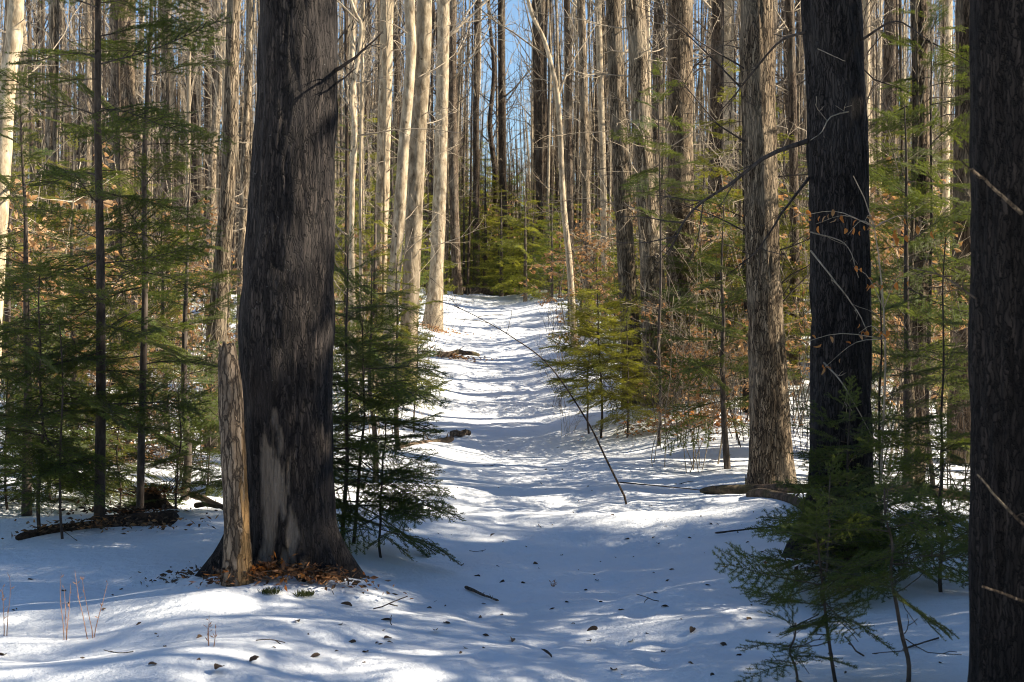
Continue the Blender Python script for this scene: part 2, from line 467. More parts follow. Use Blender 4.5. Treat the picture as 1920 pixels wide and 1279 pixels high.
def trunk_mesh(name, pts, rads, mat, sides=40, zhi=4.0, dz_lo=0.02, dz_hi=0.3, furrow=0.008, ffreq=9.0, fz=0.13, flare=None, lobes=None, scar=None, seed=1, attr='scar'):
    """pts local, rads at pts; fine rings below zhi, coarse above. lobes: [(angle, width, amp)] root flare"""
    pts = np.asarray(pts, float); rads = np.asarray(rads, float)
    z0, z1 = pts[0, 2], pts[-1, 2]
    zs = np.concatenate([np.arange(z0, min(zhi, z1), dz_lo), np.arange(min(zhi, z1), z1, dz_hi), [z1]])
    zs = np.unique(np.round(zs, 4))
    dense = resample(pts, 400)
    C = np.stack([np.interp(zs, dense[:, 2], dense[:, 0]), np.interp(zs, dense[:, 2], dense[:, 1]), zs], -1)
    rad = np.interp(zs, pts[:, 2], rads)
    a = np.arange(sides) * 2 * math.pi / sides
    A, Z = np.meshgrid(a, zs)
    RR = np.repeat(rad[:, None], sides, 1)
    lump = fbm(np.cos(A) * 1.3 + seed, np.sin(A) * 1.3, Z * 0.9, 3, seed) - 0.5
    RR = RR * (1 + 0.16 * lump)
    zl = Z - z0
    if flare:
        RR = RR + flare[0] * np.exp(-np.maximum(zl - .1, 0) / flare[1])
    if lobes:
        for ang, wd, amp, hh in lobes:
            da = np.angle(np.exp(1j * (A - ang)))
            RR = RR + amp * np.exp(-(da / wd) ** 2) * np.clip(1 - (zl - .08) / hh, 0, 1.25) ** 1.7
    arc = RR.mean()
    ca, sa = np.cos(A) * arc * ffreq, np.sin(A) * arc * ffreq
    w = fbm(ca * .4, sa * .4, Z * 1.2, 2, seed + 40) * 2.0
    rid = np.abs(2 * vnoise(ca + w, sa + w, Z * ffreq * fz, seed + 5) - 1)
    rid = np.minimum(rid * 1.8, 1)
    fine = fbm(ca * 3, sa * 3, Z * ffreq * fz * 4, 2, seed + 9) - 0.5
    disp = furrow * (rid - 0.6) + furrow * 0.7 * fine
    sc = np.zeros_like(Z)
    if scar:
        for ang, wd, zc, zh, depth, strength in scar:
            da = np.angle(np.exp(1j * (A - ang))) / wd
            dzz = (zl - zc) / zh
            e = da ** 2 + dzz ** 4 + (fbm(ca * 1.1, sa * 1.1, Z * 3.6, 5, seed + 70) - 0.5) * 3.9
            mk = np.clip((0.9 - e) * 3, 0, 1)
            sc = np.maximum(sc, mk * strength)
            disp = disp * (1 - 0.75 * mk) - depth * mk
    RR = RR + disp
    X = C[:, 0][:, None] + RR * np.cos(A); Y = C[:, 1][:, None] + RR * np.sin(A)
    n = len(zs)
    i = np.arange(n - 1)[:, None] * sides; j = np.arange(sides)[None, :]; j2 = (j + 1) % sides
    Q = np.stack([i + j, i + j2, i + sides + j2, i + sides + j], -1).reshape(-1, 4)
    m = MB()
    V = np.stack([X, Y, Z], -1).reshape(-1, 3)
    V = np.vstack([V, C[-1] + [0, 0, rad[-1] * .5]])
    k = np.arange(sides); b_ = (n - 1) * sides
    m.add(V, Q, np.stack([b_ + k, b_ + (k + 1) % sides, np.full(sides, n * sides)], -1))
    return m.mesh(name, [mat], True, {attr: np.concatenate([sc.ravel(), [0]])})

def wander(p0, d, L, n, jit, seed, droop=0.0):
    r = np.random.default_rng(seed)
    d = np.asarray(d, float); d /= np.linalg.norm(d)
    P = [np.asarray(p0, float)]
    for k in range(n):
        d = d + r.normal(0, jit, 3) + np.array([0, 0, droop])
        d /= np.linalg.norm(d)
        P.append(P[-1] + d * L / n)
    return np.array(P)

def branch_into(m, p0, d, L, r0, seed, sub=4, twigs=2, sides=5, mat=0, jit=.12, droop=0.02, level=0):
    r = np.random.default_rng(seed)
    n = 6 if level == 0 else (4 if level == 1 else 2)
    P = wander(p0, d, L, n, jit, seed, droop)
    m.tube(P, np.linspace(r0, max(r0 * .22, .0018), n + 1), max(3, sides - level), mat, level == 0)
    if level < 2:
        cnt = sub if level == 0 else twigs
        for k in range(cnt):
            t = r.uniform(.2, .98)
            i = int(t * n); f = t * n - i
            p = P[i] * (1 - f) + P[min(i + 1, n)] * f
            dd = P[min(i + 1, n)] - P[max(i - 1, 0)]; dd /= np.linalg.norm(dd) + 1e-9
            side = r.normal(0, 1, 3); side -= dd * side.dot(dd); side /= np.linalg.norm(side)
            branch_into(m, p, dd * .75 + side * .8 + np.array([0, 0, .15]), L * r.uniform(.25, .5) * (1.1 - t * .5), max(r0 * .42, .0022), int(r.integers(1e9)), sub, twigs, sides, mat, jit, droop, level + 1)

def crown_mesh(name, dense_path, H, rad_fn, mat, seed, h0=.25, nb=34, low=14, low_range=(.08, .35), sub=5, twigs=3, spread=.22):
    """bare limbs above, short dead twigs below; dense_path(z)->centre"""
    r = np.random.default_rng(seed)
    m = MB()
    for k in range(nb):
        t = h0 + (1 - h0) * (k + r.uniform(0, 1)) / nb
        z = H * t
        a = r.uniform(0, 2 * math.pi)
        el = r.uniform(.6, 1.5)
        d = np.array([math.cos(a), math.sin(a), el])
        L = H * spread * (1.15 - t) * r.uniform(.5, 1.2) + .4
        branch_into(m, dense_path(z), d, L, min(rad_fn(z) * .5, .007 + L * .008), int(r.integers(1e9)), sub, twigs, 5, 0, .10, .03)
    for k in range(low):
        z = H * r.uniform(*low_range)
        a = r.uniform(0, 2 * math.pi)
        d = np.array([math.cos(a), math.sin(a), r.uniform(-.15, .7)])
        L = r.uniform(.3, 1.5)
        branch_into(m, dense_path(z), d, L, .004 + .004 * L, int(r.integers(1e9)), 4, 2, 4, 0, .16, 0.0)
    return m.mesh(name, [mat])

def path_fn(pts):
    dense = resample(np.asarray(pts, float), 200)
    return lambda z: np.array([np.interp(z, dense[:, 2], dense[:, 0]), np.interp(z, dense[:, 2], dense[:, 1]), z])

def add_branch(parent, P, r0, r1, mat, seed=0, sub=0, name='branch', sub_len=.35):
    """a dead limb of its own: P local control points"""
    r = np.random.default_rng(seed)
    m = MB()
    D = resample(P, 14)
    D = D + (r.normal(0, 1, D.shape) * r0 * .25) * np.linspace(0, 1, 14)[:, None]
    m.tube(D, np.linspace(r0, r1, 14), 7)
    Ltot = np.linalg.norm(D[-1] - D[0])
    for k in range(sub):
        i = int(r.integers(3, 13))
        dd = D[i] - D[i - 1]; dd /= np.linalg.norm(dd)
        side = r.normal(0, 1, 3); side /= np.linalg.norm(side)
        branch_into(m, D[i], dd + side * .9, Ltot * sub_len * r.uniform(.5, 1), max(r0 * .35, .0025), int(r.integers(1e9)), 4, 2, 4, 0, .12, 0.0, 1)
    return link(name, m.mesh(name, [mat]), parent)

LAND = []   # (photo column, short name) used when other trees are described

def key_tree(label, short, Y, cols, H=15.0, mat='bark_grey', sides=28, fine=None, nb=30, low=12, branch_mat='twig_grey', flare=None, lobes=None, scar=None,
             furrow=.006, ffreq=9.0, dz=.05, seed=1, spread=.2, h0=.35, name='bare_tree', group=None, crown=True):
    """cols: [(photo row, photo column, photo width)] from base upward"""
    bx = (cols[0][1] - 960) / F * Y
    base = Vector((bx, Y, gz(bx, Y) - .06))
    t = thing(name, label, 'tree', base, 0, group)
    pts, rads = [[0, 0, 0]], [cols[0][2] / F * Y / 2]
    for (py, px, w) in cols[1:]:
        p = at(px, py, Y) - base
        pts.append([p.x, 0, p.z]); rads.append(w / F * Y / 2)
    e = np.array(pts[-1]); pv = np.array(pts[-2])
    slope = (e - pv) / max(e[2] - pv[2], .1)
    r = np.random.default_rng(seed)
    zt = e[2]; rr = rads[-1]
    for k in (1, 2, 3):
        z = zt + (H - zt) * k / 3
        pts.append([e[0] + slope[0] * (z - zt) * .5 + r.normal(0, .12), r.normal(0, .15), z]); rads.append(rr * (1 - .28 * k))
    vis = zt + .3
    me = trunk_mesh('trunk', pts, rads, M[mat], sides, fine if fine else vis, dz, .4, furrow, ffreq, .13, flare, lobes, scar, seed)
    link('trunk', me, t)
    fn = path_fn(pts)
    rad_fn = lambda z: np.interp(z, np.array(pts)[:, 2], rads)
    if crown:
        link('crown', crown_mesh('crown', fn, H, rad_fn, M[branch_mat], seed + 500, h0, int(nb * .8), int(low * 1.3), (.10, .42), 4, 3, spread), t)
    if short:
        LAND.append((cols[-1][1] * .5 + cols[max(0, len(cols) // 2)][1] * .5, short))
    return t, base, fn

PI = math.pi
# --- the huge scarred trunk and its neighbours in front
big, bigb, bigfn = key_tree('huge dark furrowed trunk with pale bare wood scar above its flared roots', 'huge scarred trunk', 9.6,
    [(1105, 548, 172), (850, 540, 168), (600, 538, 176), (300, 550, 156), (0, 557, 140)], 17, 'bark_big', 230, None, 26, 0, 'twig_dark',
    flare=(.02, .16), lobes=[(PI * 1.02, .26, .21, .48), (PI * .78, .2, .12, .42), (-.22, .18, .13, .34), (-.70, .12, .10, .26), (-PI / 2 - .55, .12, .08, .28), (-PI / 2 + .30, .10, .08, .22), (PI * 1.22, .10, .09, .26), (PI / 2, .3, .12, .4)],
    scar=[(-PI / 2 - .16, .36, .42, .44, .018, .85), (-PI / 2 - .05, .2, .86, .20, .014, .6)], furrow=.011, ffreq=20, dz=.013, seed=4, crown=True)
def loc(base, px, py, Y):
    p = at(px, py, Y) - base
    return [p.x, p.y, p.z]
add_branch(big, [loc(bigb, 620, 138, 9.6), loc(bigb, 648, 120, 9.45), loc(bigb, 675, 100, 9.4), loc(bigb, 720, 60, 9.3)], .014, .003, M['twig_dark'], 3, 4)
add_branch(big, [loc(bigb, 622, 160, 9.6), loc(bigb, 640, 150, 9.5), loc(bigb, 668, 128, 9.4)], .009, .003, M['twig_dark'], 5, 1)

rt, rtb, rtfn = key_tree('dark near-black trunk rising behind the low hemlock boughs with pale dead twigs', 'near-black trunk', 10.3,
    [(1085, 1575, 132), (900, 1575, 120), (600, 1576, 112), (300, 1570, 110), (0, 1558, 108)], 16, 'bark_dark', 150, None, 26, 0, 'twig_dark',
    flare=(.03, .14), lobes=[(PI, .4, .10, .4), (0, .4, .10, .4), (-PI / 2, .4, .08, .4)], furrow=.013, ffreq=18, dz=.016, seed=8)
add_branch(rt, [loc(rtb, 1520, 262, 10.3), loc(rtb, 1440, 292, 10.1), loc(rtb, 1370, 345, 10.0), loc(rtb, 1300, 392, 9.9), loc(rtb, 1255, 470, 9.8)], .017, .004, M['twig_dark'], 12, 9)
add_branch(rt, [loc(rtb, 1520, 330, 10.3), loc(rtb, 1470, 395, 10.0), loc(rtb, 1420, 470, 9.8), loc(rtb, 1380, 500, 9.7)], .010, .003, M['twig_dark'], 14, 7)
add_branch(rt, [loc(rtb, 1618, 205, 10.25), loc(rtb, 1560, 218, 10.0), loc(rtb, 1540, 248, 9.9), loc(rtb, 1520, 262, 9.8)], .006, .002, M['twig_grey'], 15, 2)
add_branch(rt, [loc(rtb, 1520, 470, 10.1), loc(rtb, 1560, 520, 9.95), loc(rtb, 1605, 580, 9.9), loc(rtb, 1625, 620, 9.85)], .006, .003, M['twig_grey'], 16, 3)
add_branch(rt, [loc(rtb, 1520, 435, 10.1), loc(rtb, 1585, 458, 9.9), loc(rtb, 1610, 520, 9.8)], .005, .002, M['twig_grey'], 17, 2)
add_branch(rt, [loc(rtb, 1545, 680, 10.1), loc(rtb, 1580, 720, 9.9), loc(rtb, 1620, 790, 9.8), loc(rtb, 1640, 830, 9.8)], .006, .002, M['twig_grey'], 18, 4)
add_branch(rt, [loc(rtb, 1530, 90, 10.2), loc(rtb, 1585, 115, 9.9)], .004, .002, M['twig_grey'], 19, 0)
add_branch(rt, [loc(rtb, 1615, 75, 10.2), loc(rtb, 1680, 40, 10.0), loc(rtb, 1740, 75, 9.9)], .009, .003, M['twig_dark'], 20, 3)
add_branch(rt, [loc(rtb, 1510, 60, 10.2), loc(rtb, 1460, 80, 10.4), loc(rtb, 1400, 150, 10.6), loc(rtb, 1350, 210, 10.8)], .010, .003, M['twig_dark'], 21, 6)

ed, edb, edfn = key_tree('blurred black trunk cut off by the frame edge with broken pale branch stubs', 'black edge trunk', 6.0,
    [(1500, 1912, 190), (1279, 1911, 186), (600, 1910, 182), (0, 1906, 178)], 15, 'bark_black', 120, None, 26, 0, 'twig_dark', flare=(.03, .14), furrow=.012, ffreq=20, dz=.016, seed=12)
add_branch(ed, [loc(edb, 1850, 345, 5.95), loc(edb, 1800, 300, 5.85)], .005, .003, M['bark_brown'], 31, 0)
add_branch(ed, [loc(edb, 1915, 400, 5.8), loc(edb, 1870, 360, 5.72), loc(edb, 1820, 315, 5.70)], .008, .004, M['bark_brown'], 32, 0)
add_branch(ed, [loc(edb, 1925, 990, 5.8), loc(edb, 1880, 945, 5.74), loc(edb, 1832, 890, 5.70)], .006, .003, M['bark_brown'], 33, 1)
add_branch(ed, [loc(edb, 1930, 1132, 5.8), loc(edb, 1885, 1115, 5.74), loc(edb, 1843, 1100, 5.70)], .006, .004, M['bark_brown'], 34, 0)
add_branch(ed, [loc(edb, 1830, 560, 5.95), loc(edb, 1770, 520, 5.9), loc(edb, 1700, 500, 5.9)], .004, .002, M['twig_dark'], 35, 4)

# --- mid distance trunks, one by one
T = key_tree
T('stout brown trunk standing behind the fallen log, base on bright snow', 'stout brown trunk', 14.4, [(935, 1446, 88), (860, 1445, 82), (600, 1435, 66), (300, 1424, 63), (0, 1419, 62)], 15, 'bark_ridged', 90, None, 22, 16, 'twig_dark', flare=(.02, .12), furrow=.012, ffreq=18, dz=.022, seed=21)
T('straight trunk half shadowed half sunlit with dark branch crossing it', 'half shadowed trunk', 19.5, [(790, 1276, 58), (560, 1276, 52), (300, 1276, 48), (0, 1276, 46)], 15, 'bark_ridged', 48, None, 24, 18, seed=23, dz=.03, furrow=.009, ffreq=14)
T('grey trunk lit along one edge, first of the close trio beside the trail', 'grey trio', 19.0, [(790, 1190, 44), (560, 1178, 33), (300, 1164, 31), (0, 1150, 29)], 15, 'bark_grey', 40, None, 22, 14, seed=25, dz=.03, flare=(.03, .2))
T('tallest grey trunk of the close trio, mottled pale bark and wide base', None, 18.6, [(780, 1240, 74), (640, 1232, 54), (500, 1222, 44), (300, 1208, 38), (0, 1190, 36)], 16, 'bark_grey', 48, None, 22, 12, seed=26, dz=.03, furrow=.008, ffreq=14, flare=(.03, .2))
T('thin dark trunk squeezed between the close trio and the half shadowed trunk', None, 21.5, [(700, 1228, 20), (400, 1217, 17), (0, 1206, 16)], 14, 'bark_brown', 20, None, 22, 12, seed=27)
T('slender trunk with orange bark patches beyond the low firs', 'orange patched trunk', 30, [(640, 1104, 19), (470, 1101, 16), (200, 1095, 16), (0, 1089, 15)], 15, 'bark_grey', 24, None, 24, 10, seed=28)
T('dark straight trunk framed by blue sky at the trail end', 'dark trunk by the sky gap', 50, [(560, 1022, 28), (400, 1018, 26), (0, 1010, 26)], 16, 'bark_brown', 28, None, 26, 10, seed=29)
T('curving pale sapling trunk sweeping over the low firs beside the trail', 'curving pale trunk', 27, [(650, 1078, 13), (500, 1068, 12), (380, 1056, 11), (190, 1046, 10), (80, 1022, 8), (0, 990, 7)], 11, 'bark_pale', 20, None, 18, 8, seed=30)
T('thin dark trunk standing between curving pale sapling and orange patched trunk', None, 33, [(600, 1072, 14), (300, 1068, 13), (0, 1063, 13)], 15, 'bark_brown', 20, None, 24, 10, seed=31)
T('thin pale trunk just trailside of the close grey trio', None, 33, [(600, 1134, 13), (300, 1130, 12), (0, 1122, 12)], 15, 'bark_pale', 20, None, 24, 10, seed=32)
T('pale trunk with one bright sunlit side and a slight bend', 'bright sided trunk', 22, [(720, 706, 30), (540, 710, 27), (350, 718, 26), (180, 722, 25), (0, 726, 24)], 15, 'bark_pale', 34, None, 24, 12, seed=33)
T('smooth pale trunk curving toward the trail beside the thick grey trunk', 'curved smooth trunk', 20.5, [(745, 722, 29), (600, 732, 26), (430, 747, 23), (300, 755, 22), (110, 770, 20), (0, 768, 20)], 14, 'bark_pale', 34, None, 22, 10, seed=34)
T('thick grey trunk of the group at the left bank with a side limb', 'thick grey trunk', 21, [(740, 762, 40), (600, 768, 33), (300, 782, 31), (0, 796, 29)], 16, 'bark_pale', 40, None, 24, 14, seed=35, dz=.03, furrow=.007, ffreq=14)
T('tan trunk with mossy foot standing on the trail bank', 'mossy footed trunk', 32, [(612, 810, 40), (520, 818, 27), (300, 826, 24), (0, 831, 23)], 16, 'bark_pale', 34, None, 24, 12, seed=36, flare=(.02, .2))
T('dark trunk with red brown base at the far end of the trail', 'dark trail end trunk', 46, [(556, 859, 19), (400, 852, 17), (0, 848, 16)], 17, 'bark_brown', 24, None, 26, 12, seed=37)
T('thin dark forked trunk against the blue sky gap', None, 51, [(560, 893, 13), (200, 893, 12), (0, 896, 11)], 15, 'bark_brown', 20, None, 24, 12, seed=38)
T('dark trunk with sunlit edge in the middle of the sky gap', 'sky gap trunk', 52, [(560, 946, 16), (250, 942, 14), (0, 940, 14)], 16, 'bark_brown', 22, None, 26, 12, seed=39)
T('crooked zigzag sapling trunk shining beside the huge scarred trunk', 'crooked sapling', 19, [(760, 668, 14), (600, 662, 11), (450, 659, 10), (330, 662, 10), (250, 666, 9), (180, 660, 9), (110, 671, 9), (45, 677, 8), (0, 658, 7)], 10, 'bark_pale', 20, None, 18, 10, seed=40)
T('bright cream trunk leaning in at the frame edge above the firs', 'bright leaning trunk', 14, [(880, -30, 40), (300, 4, 33), (130, 17, 31), (0, 30, 30)], 14, 'bark_pale', 36, None, 20, 6, seed=41)
T('straight half lit trunk behind the two fir stems', 'straight half lit trunk', 22, [(700, 234, 52), (300, 231, 48), (0, 231, 46)], 16, 'bark_ridged', 30, None, 24, 10, seed=42)
T('tan ridged trunk standing behind the broken snag', 'tan ridged trunk', 17, [(800, 402, 44), (640, 406, 38), (480, 418, 32), (300, 430, 28), (0, 440, 25)], 15, 'bark_grey', 44, None, 24, 16, seed=44, dz=.03, furrow=.008, ffreq=14)
T('slim reddish trunk hugging the edge of the huge scarred trunk', None, 22, [(700, 446, 16), (400, 456, 14), (0, 469, 13)], 14, 'bark_grey', 20, None, 22, 12, seed=45)
T('dark brown trunk beyond the fallen log between the two near dark trunks', 'brown trunk past the log', 14.8, [(930, 1712, 44), (700, 1722, 36), (400, 1728, 32), (0, 1722, 30)], 14, 'bark_brown', 44, None, 22, 16, 'twig_dark', seed=46, furrow=.010, ffreq=16, dz=.03)
T('wide shaded trunk peeking out beside the black edge trunk', None, 16, [(880, 1806, 66), (700, 1806, 50), (300, 1812, 46), (0, 1815, 44)], 15, 'bark_brown', 44, None, 22, 10, 'twig_dark', seed=47, furrow=.010, ffreq=16, dz=.03)
T('pale mottled trunk against blue sky near the black edge trunk', 'pale mottled trunk', 20, [(760, 1768, 26), (250, 1771, 21), (0, 1776, 19)], 14, 'bark_pale', 30, None, 20, 10, seed=48)
T('brown ridged trunk with blue sky on either side', None, 26, [(700, 1668, 30), (300, 1668, 28), (0, 1672, 27)], 15, 'bark_brown', 30, None, 24, 10, seed=49)
T('slim grey trunk lit beside the near-black trunk', None, 24, [(720, 1640, 22), (300, 1628, 19), (0, 1624, 18)], 15, 'bark_grey', 26, None, 24, 10, seed=50)
T('thin trunk just clear of the near-black trunk on its trail side', None, 22, [(740, 1492, 20), (300, 1488, 17), (0, 1480, 16)], 14, 'bark_brown', 24, None, 22, 12, seed=51)
T('straight dim trunk between half shadowed trunk and stout brown trunk', None, 24, [(720, 1336, 30), (400, 1340, 27), (0, 1346, 24)], 15, 'bark_brown', 28, None, 24, 14, seed=52)

# --- the broken snag leaning on the huge trunk
def snag():
    Y = 9.2
    base = on_ground(447, Y, .05)
    t = thing('tree_snag', 'broken dead snag with peeling bark leaning against the huge scarred trunk', 'snag', base)
    pts = [[0, 0, 0]]; rads = [28 / F * Y]
    for py, px, w in [(1000, 444, 48), (850, 436, 48), (720, 428, 45), (640, 421, 33)]:
        p = at(px, py, Y) - base
        pts.append([p.x, .05 * p.z, p.z]); rads.append(w / F * Y / 2)
    me = trunk_mesh('trunk', pts, rads, M['bark_snag'], 90, 9, .012, .1, .005, 20, .2, flare=(.012, .1), seed=60, attr='wood',
                    scar=[(-.5, .75, .42, .30, .004, .9), (-.9, .5, .10, .18, .004, .7), (-.2, .7, .75, .2, .003, .35)])
    # ragged broken top
    co = np.zeros(len(me.vertices) * 3); me.vertices.foreach_get('co', co); co = co.reshape(-1, 3)
    top = pts[-1][2]; cx, cy = pts[-1][0], pts[-1][1]
    th = np.arctan2(co[:, 1] - cy, co[:, 0] - cx)
    cut = top - .09 + .06 * (np.sin(th * 1.0 + 2.6)) + .05 * vnoise(th * 3, 0, 0, 4)
    k = co[:, 2] > cut
    co[k, 2] = cut[k] + (co[k, 2] - cut[k]) * .05
    me.vertices.foreach_set('co', co.ravel()); me.update()
    link('trunk', me, t)
    m = MB(); r = np.random.default_rng(5)
    for k in range(16):
        a = r.uniform(0, 2 * PI); q = r.uniform(.2, .9) * rads[-1]
        p = np.array([cx + q * math.cos(a), cy + q * math.sin(a), top - .2])
        m.tube([p, p + [0, 0, .12], p + [r.normal(0, .01), r.normal(0, .01), .12 + r.uniform(.0, .09)]], [.010, .008, .002], 4)
    link('splinter', m.mesh('splinter', [M['bark_snag']], False), t)
snag()

# ------------------------------------------------------------------ the stand behind: bare trees in many copies
def tree_variant(k):
    r = np.random.default_rng(900 + k)
    H = 15.0
    zs = np.linspace(0, H, 9)
    amp = r.uniform(.05, .22)
    xs = np.cumsum(r.normal(0, amp, 9)) * .5 + r.normal(0, .02) * zs; ys = np.cumsum(r.normal(0, amp, 9)) * .5
    xs -= xs[0]; ys -= ys[0]
    pts = np.stack([xs, ys, zs], -1)
    rads = .10 * (1 - zs / H) ** .75 + .008
    fn = path_fn(pts); rf = lambda z: np.interp(z, zs, rads)
    return pts, rads, fn, rf
VAR = []
for k in range(9):
    pts, rads, fn, rf = tree_variant(k)
    tr = {}
    for mt in ('bark_grey', 'bark_pale', 'bark_brown'):
        tr[mt] = None
    me = trunk_mesh('trunk', pts, rads, M['bark_grey'], 12, 9, .22, .6, .006, 9, .13, flare=(.035, .2), seed=300 + k)
    cr = crown_mesh('crown', fn, 15, rf, M['twig_grey'], 700 + k, .30, 24, 32, (.07, .5), 5, 3, .17)
    VAR.append((me, cr))

def set_mat(o, mat, slot=0):
    o.material_slots[slot].link = 'OBJECT'
    o.material_slots[slot].material = M[mat]
    return o

STAND = []   # (photo column, root, descriptor, region Y)
def stand_tree(x, y, rad, Hs, k, mat, rz):
    z = gz(x, y)
    t = thing('bare_tree', '', 'tree', (x, y, z - .05), rz, None, (rad / .10, rad / .10, Hs))
    me, cr = VAR[k]
    set_mat(link('trunk', me, t), mat)
    set_mat(link('crown', cr, t), 'twig_dark' if mat in ('bark_brown', 'bark_dark2') else 'twig_grey')
    STAND.append((x / y * F + 960, y, rad, mat, t))
    return t

KEYX = []
r = np.random.default_rng(2024)
placed = []
tries = 0
while len(placed) < 205 and tries < 6000:
    tries += 1
    Y = 21 + 62 * r.uniform() ** .85
    px = r.uniform(-120, 2040)
    x = (px - 960) / F * Y
    if abs(x - trail_x(Y)) < (1.7 if Y < 50 else 0.4): continue
    if 862 < px < 1000 and r.uniform() < (.75 if Y < 60 else .4): continue
    if px > 1640 and r.uniform() < .62: continue
    if any((x - a) ** 2 + (Y - b) ** 2 < .5 ** 2 for a, b in placed): continue
    placed.append((x, Y))
    rad = float(np.clip(r.lognormal(-2.95, .6), .022, .19))
    u = r.uniform()
    mat = 'bark_grey' if u < .42 else ('bark_pale' if u < .68 else ('bark_brown' if u < .88 else 'bark_dark2'))
    stand_tree(x, Y, rad, r.uniform(.85, 1.25), int(r.integers(9)), mat, r.uniform(0, 6.28))
# trees standing outside the frame on the sunny side: their shadows stripe the trail
for k in range(20):
    Y = r.uniform(10, 60)
    x = Y * .33 + r.uniform(1.0, 30)
    stand_tree(x, Y, float(np.clip(r.lognormal(-2.6, .5), .03, .17)), r.uniform(.85, 1.2), int(r.integers(9)), 'bark_grey' if r.uniform() < .6 else 'bark_brown', r.uniform(0, 6.28))

for k in range(44):
    Y = r.uniform(12.5, 36)
    stand_tree(Y * .33 + r.uniform(.6, 9), Y, r.uniform(.018, .034), r.uniform(.42, .7), int(r.integers(9)), 'bark_grey', r.uniform(0, 6.28))
for k in range(64):      # slim straight saplings close to the trail, their shadows lie across it in narrow bars
    Y = 13.2 + 22 * (k + r.uniform(0, 1)) / 64
    x = float(trail_x(Y)) + r.uniform(2.4, 8.5)
    if x < Y * .33 and abs(x - (1446 - 960) / F * Y) < .35 and Y < 14.6: continue
    stand_tree(x, Y, r.uniform(.017, .030), r.uniform(.36, .6), int(r.integers(9)), str(r.choice(['bark_grey', 'bark_brown'])), r.uniform(0, 6.28))
n_thin = 0
while n_thin < 34:
    Y = r.uniform(18, 46); px = r.choice([r.uniform(0, 440), r.uniform(625, 800), r.uniform(1060, 1500), r.uniform(1610, 1840)])
    x = (px - 960) / F * Y
    if abs(x - trail_x(Y)) < 1.6: continue
    stand_tree(x, Y, r.uniform(.016, .034), r.uniform(.5, .9), int(r.integers(9)), str(r.choice(['bark_grey', 'bark_pale', 'bark_brown'])), r.uniform(0, 6.28)); n_thin += 1
LAND.sort()
ORD = ['', 'second ', 'third ', 'fourth ', 'fifth ', 'sixth ', 'seventh ', 'eighth ', 'ninth ', 'tenth ', 'eleventh ', 'twelfth ', 'thirteenth ', 'fourteenth ', 'fifteenth ', 'sixteenth ']
def name_stand():
    rows = {}
    for px, y, rad, mat, t in STAND:
        wide = 'hair-thin' if rad < .04 else ('slender' if rad < .075 else ('medium' if rad < .12 else 'stout'))
        tone = {'bark_grey': 'grey', 'bark_pale': 'cream', 'bark_brown': 'brown', 'bark_dark2': 'dark'}[mat]
        dist = 'close' if y < 34 else ('farther' if y < 55 else 'distant')
        lo = [s for c, s in LAND if c <= px]; hi = [s for c, s in LAND if c > px]
        if px > 1925 or px < -5:
            reg = 'beyond the frame edge'
        elif lo and hi:
            reg = 'between %s and %s' % (lo[-1], hi[0])
        elif lo:
            reg = 'past the ' + lo[-1]
        else:
            reg = 'before the ' + hi[0]
        rows.setdefault((wide, tone, dist, reg), []).append((px, t))
    for (wide, tone, dist, reg), L in rows.items():
        L.sort(key=lambda a: a[0])
        for i, (px, t) in enumerate(L):
            if reg.startswith('beyond'):
                t['label'] = '%s %s bare tree standing out of view on the sunny side' % (wide, tone)
                t['group'] = 'trees out of view on the sunny side'
            else:
                t['label'] = '%s%s %s %s bare tree %s' % (ORD[min(i, 15)], dist, wide, tone, reg)
                t['group'] = 'bare trees of the stand'
name_stand()

# ------------------------------------------------------------------ the far wood: reads as one mass of stems
def far_wood():
    r = np.random.default_rng(77)
    m = MB()
    YA = 46 + 200 * r.uniform(0, 1, 5600) ** 1.35; PA = r.uniform(-150, 2070, 5600)
    ZA = ground((PA - 960) / F * YA, YA)
    for k in range(5600):
        Y, px = float(YA[k]), float(PA[k])
        if 865 < px < 1000 and (r.uniform() < .1 or Y < 56): continue
        x = (px - 960) / F * Y
        H = r.uniform(9, 17) if not (865 < px < 1010) else r.uniform(5, 11)
        z = float(ZA[k])
        lean = r.normal(0, .035, 2)
        rad = float(np.clip(r.lognormal(-3.1, .5), .02, .13)) * (.62 + Y / 220)
        zs = np.linspace(0, 1, 5)
        P = np.stack([x + lean[0] * H * zs + np.cumsum(r.normal(0, .09, 5)), Y + lean[1] * H * zs, z - .2 + H * zs], -1)
        m.tube(P, rad * (1 - zs * .85), 5 if Y < 90 else 4, int(r.choice(3, p=[.45, .25, .3])), False)
        for b in range(6):
            t = r.uniform(.1, .98)
            i = int(t * 4); p = P[i] * (1 - (t * 4 - i)) + P[i + 1] * (t * 4 - i)
            a = r.uniform(0, 6.28)
            L = r.uniform(.5, 2.2) * (1.25 - t)
            d = np.array([math.cos(a), math.sin(a), r.uniform(.1, 1.5)]); d /= np.linalg.norm(d)
            m.tube([p, p + d * L], [rad * .25 + .003, .004], 3, 0, False)
            if b % 2:
                e = p + d * L * r.uniform(.3, .7)
                m.tube([e, e + (d + r.normal(0, .6, 3)) * L * .5], [rad * .12 + .004, .004], 3, 0, False)
    o = link('far_wood', m.mesh('far_wood', [M['bark_grey'], M['bark_brown'], M['bark_pale']]))
    tag(o, 'distant mass of bare grey stems filling the back of the forest', None, None, 'stuff')
far_wood()

